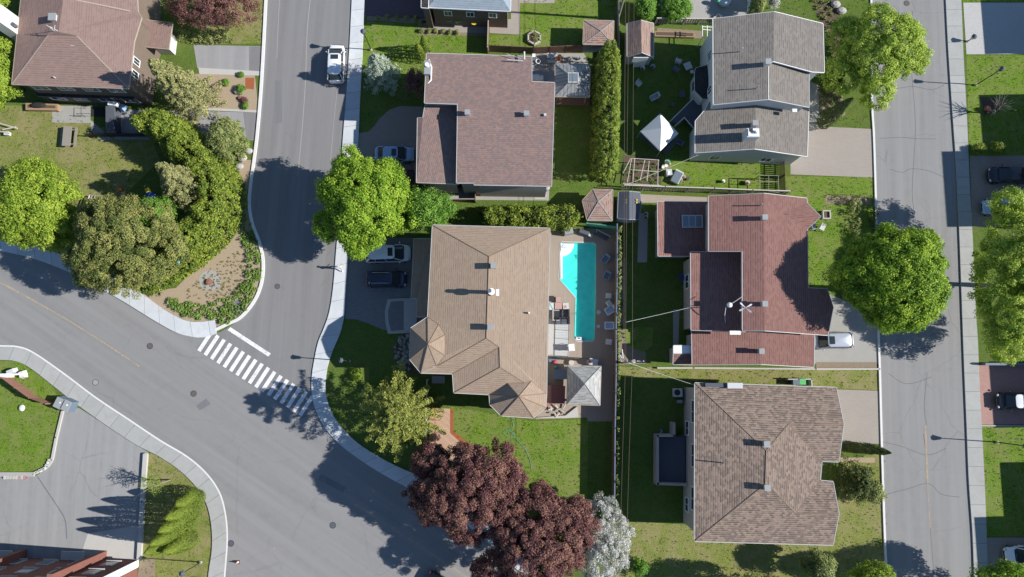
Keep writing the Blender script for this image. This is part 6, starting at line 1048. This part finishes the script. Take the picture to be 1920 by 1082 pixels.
t=root('steel_bins','pair of small pale containers between red house and mottled house','bin',P(1496,716)); MB().box(P(1490,717,.5),(.65,.5,1.0),0,1.1).build('pale_container','glass_pale',t); MB().box(P(1502,716,.5),(.6,.55,1.0),0,1.1).build('green_container','green',t)
t=root('side_wall','low concrete side enclosure between red house and mottled house','wall',P(1500,712)); MB().box(P(1497,711,.45),(2.6,.12,.9)).build('wall','concrete_light',t); MB().box(P(1519,718,.45),(.12,.9,.9)).build('end_wall','concrete_light',t)
# upper patio items
t=root('laundry_rack','white washing stand on the small patio','rack',P(1002,112)); MB().box(P(1001,108,.6),(.4,.4,1.2)).build('cabinet','white',t); t=root('tyre_planter','white ring planter on the small patio beside the washing stand','planter',P(1009,115)); m=MB(); m.tube([P(1009,115,.4)+Vector((.26*math.cos(a),.26*math.sin(a),0)) for a in np.linspace(0,6.283,17)],.06,6,False); m.build('ring','white',t); MB().cyl(P(1009,115,0),.24,.38,14).build('pot','slate',t)
t=root('patio_table','white rectangular patio table with pale chairs by the fence','table',P(1036,105)); MB().box(P(1036,104,.75),(1.25,.55,.05)).build('tabletop','trim',t); [MB().box(P(1036+dx,104+dy,.36),(.05,.05,.73)).build('leg','trim',t) for dx in (-8,8) for dy in (-3,3)]
t=root('red_parasol','small orange-red folded parasol at the end of the patio table','parasol',P(1048,110)); MB().cyl(P(1048,110,.7),.3,.6,10,.05).build('canopy','orange',t); MB().cyl(P(1048,110,0),.03,.8,8).build('pole','steel',t)
t=root('patio_bench','pale cushioned bench below the rectangular patio table','bench',P(1038,115)); MB().box(P(1038,115,.42),(1.4,.4,.12)).build('seat','trim',t); [MB().box(P(1038+dx,115,.18),(.08,.35,.36)).build('leg','trim',t) for dx in (-9,9)]
t=root('white_dresser','white appliance stand at the house edge below the patio','cabinet',P(1007,149)); MB().box(P(1003,147,.5),(.9,.55,1.0)).build('cabinet','grey_light',t); MB().box(P(1012,149,.5),(.8,.6,.95)).build('counter','trim',t)
t=root('clutter_shelf','narrow shelf with odds and ends along the south wall path','shelf',P(970,351)); MB().slab(px2([(900,354),(1020,355),(1020,358),(900,357)],.5),0,.5).build('shelf','slate',t)
for i in range(14): MB().box(P(905+i*8,355.5,.6),(.3,.2,.22),i).build('object',['trim','grey_light','wood_pale','rust'][i%4],t)
t=root('brick_step','orange brick pad on the path south of the mottled roof','brick pad',P(967,359)); MB().slab(px2([(955,356),(977,356),(980,361),(957,361)]),0,.12).build('pad','rust',t)
t=root('coiled_hose_reel','round white and black hose reel at the corner of the mottled roof','hose reel',P(1025,353)); MB().cyl(P(1026,352,.7),.3,.3,16).build('reel','trim',t); MB().cyl(P(1020,357,.4),.3,.3,14).build('drum','dark',t); 
t=root('green_bin','small pale green box left of the side path fence','box',P(812,355)); MB().box(P(812,354,.5),(.9,.45,.6)).build('box','green',t)
t=root('garden_cart','pale wall brackets on the shaded path by the tan house','rail',P(822,720)); MB().box(P(822,712,.1),(1.4,.8,.2)).build('slab','concrete',t)
# person walking on the white pavement
b=P(640.5,504); t=root('person','person in white clothes and pale cap walking along the white sidewalk','person',(b.x,b.y,.14),R(95))
def skin(name,mat,parent,V,E,rad,rt=0):
    me=bpy.data.meshes.new(name); me.from_pydata(V,E,[]); me.materials.append(M[mat]); o=bpy.data.objects.new(name,me); COL.objects.link(o); o.parent=parent; ORG[o]=Vector((0,0,0))
    md=o.modifiers.new('skin','SKIN'); sv_=me.skin_vertices[0].data
    for i,r_ in enumerate(rad): sv_[i].radius=(r_,r_) if not isinstance(r_,tuple) else r_
    sv_[rt].use_root=True; sb=o.modifiers.new('sub','SUBSURF'); sb.levels=sb.render_levels=1; return o
J=dict(pel=(0,0,.93),wa=(0,0,1.06),ch=(.02,0,1.28),nk=(.02,0,1.44),nk2=(.03,0,1.5),hd=(.05,0,1.6),ht=(.04,0,1.7),
 ls=(.02,.19,1.38),le=(-.12,.25,1.12),lw=(.02,.27,.90),lh=(.06,.27,.82),rs=(.02,-.19,1.38),re=(.10,-.25,1.13),rw=(.28,-.24,1.02),rh=(.35,-.23,.98),
 lp=(0,.10,.90),lk=(.22,.11,.52),la=(.12,.11,.10),lf=(.30,.12,.05),rp=(0,-.10,.90),rk=(-.10,-.11,.50),ra=(-.36,-.11,.16),rf=(-.26,-.12,.04))
def sk(name,mat,ks,es,rad,extra=()):
    V=[J[k] for k in ks]; E=[(ks.index(a),ks.index(b)) for a,b in es]; rr=list(rad)
    for base,pts,rs in extra:
        i=ks.index(base)
        for p,r_ in zip(pts,rs): V.append(p); E.append((i,len(V)-1)); rr.append(r_); i=len(V)-1
    return skin(name,mat,t,V,E,rr)
fing=[]
for hk,sgn in (('lh',1),('rh',-1)):
    h=Vector(J[hk]); d=Vector((.5,0,-.8)).normalized() if sgn>0 else Vector((.9,0,-.4)).normalized()
    for k in range(4): o_=Vector((0,(k-1.5)*.02,0)); L_=(.07,.08,.075,.06)[k]; fing.append((hk,[tuple(h+o_+d*.04),tuple(h+o_+d*(.04+L_*.6)),tuple(h+o_+d*(.04+L_)+Vector((-.015,0,-.01)))],[.009,.008,.007]))
    fing.append((hk,[tuple(h+Vector((.02,-sgn*.035,-.005))),tuple(h+Vector((.045,-sgn*.05,-.03)))],[.011,.009]))
M['skin']=plain('skin',(.42,.25,.17),.6,.05,3,bump=0)
sk('body','skin',list(J),[('pel','wa'),('wa','ch'),('ch','nk'),('nk','nk2'),('nk2','hd'),('hd','ht'),('nk','ls'),('ls','le'),('le','lw'),('lw','lh'),('nk','rs'),('rs','re'),('re','rw'),('rw','rh'),('pel','lp'),('lp','lk'),('lk','la'),('la','lf'),('pel','rp'),('rp','rk'),('rk','ra'),('ra','rf')],
 [(.13),(.12),(.14),(.06),(.055),(.095),(.07),.06,.04,.028,.03,.06,.04,.028,.03,.085,.055,.04,.035,.085,.055,.04,.035],fing)
sk('shirt','white',['wa','ch','nk','ls','le','rs','re'],[('wa','ch'),('ch','nk'),('nk','ls'),('ls','le'),('nk','rs'),('rs','re')],[.155,.17,.08,.085,.06,.085,.06]); sk('trousers','trim',['pel','wa','lp','lk','la','rp','rk','ra'],[('pel','wa'),('pel','lp'),('lp','lk'),('lk','la'),('pel','rp'),('rp','rk'),('rk','ra')],[.155,.15,.105,.075,.06,.105,.075,.06])
MB().ball((.045,0,1.65),.115,12,(1.05,.9,.85)).build('cap','grey_light',t,local=True,smooth=True)
for s in (-1,1): MB().ball((.135,s*.032,1.61),.014,6).build('eye','dark',t,local=True)
m=MB(); m.ball((.15,0,1.585),.02,6,(1,.7,1.2)); m.build('nose','skin',t,local=True); MB().box((.14,0,1.55),(.012,.045,.01)).build('mouth','red',t,local=True)
for s in (-1,1): MB().ball((.04,s*.098,1.6),.022,6,(.8,.4,1.2)).build('ear','skin',t,local=True)
for kx,(x,y,z) in enumerate((J['lf'],J['rf'])): MB().ball((x-.06,y,z),.085,8,(1.6,.65,.55)).build('shoe','white',t,local=True)
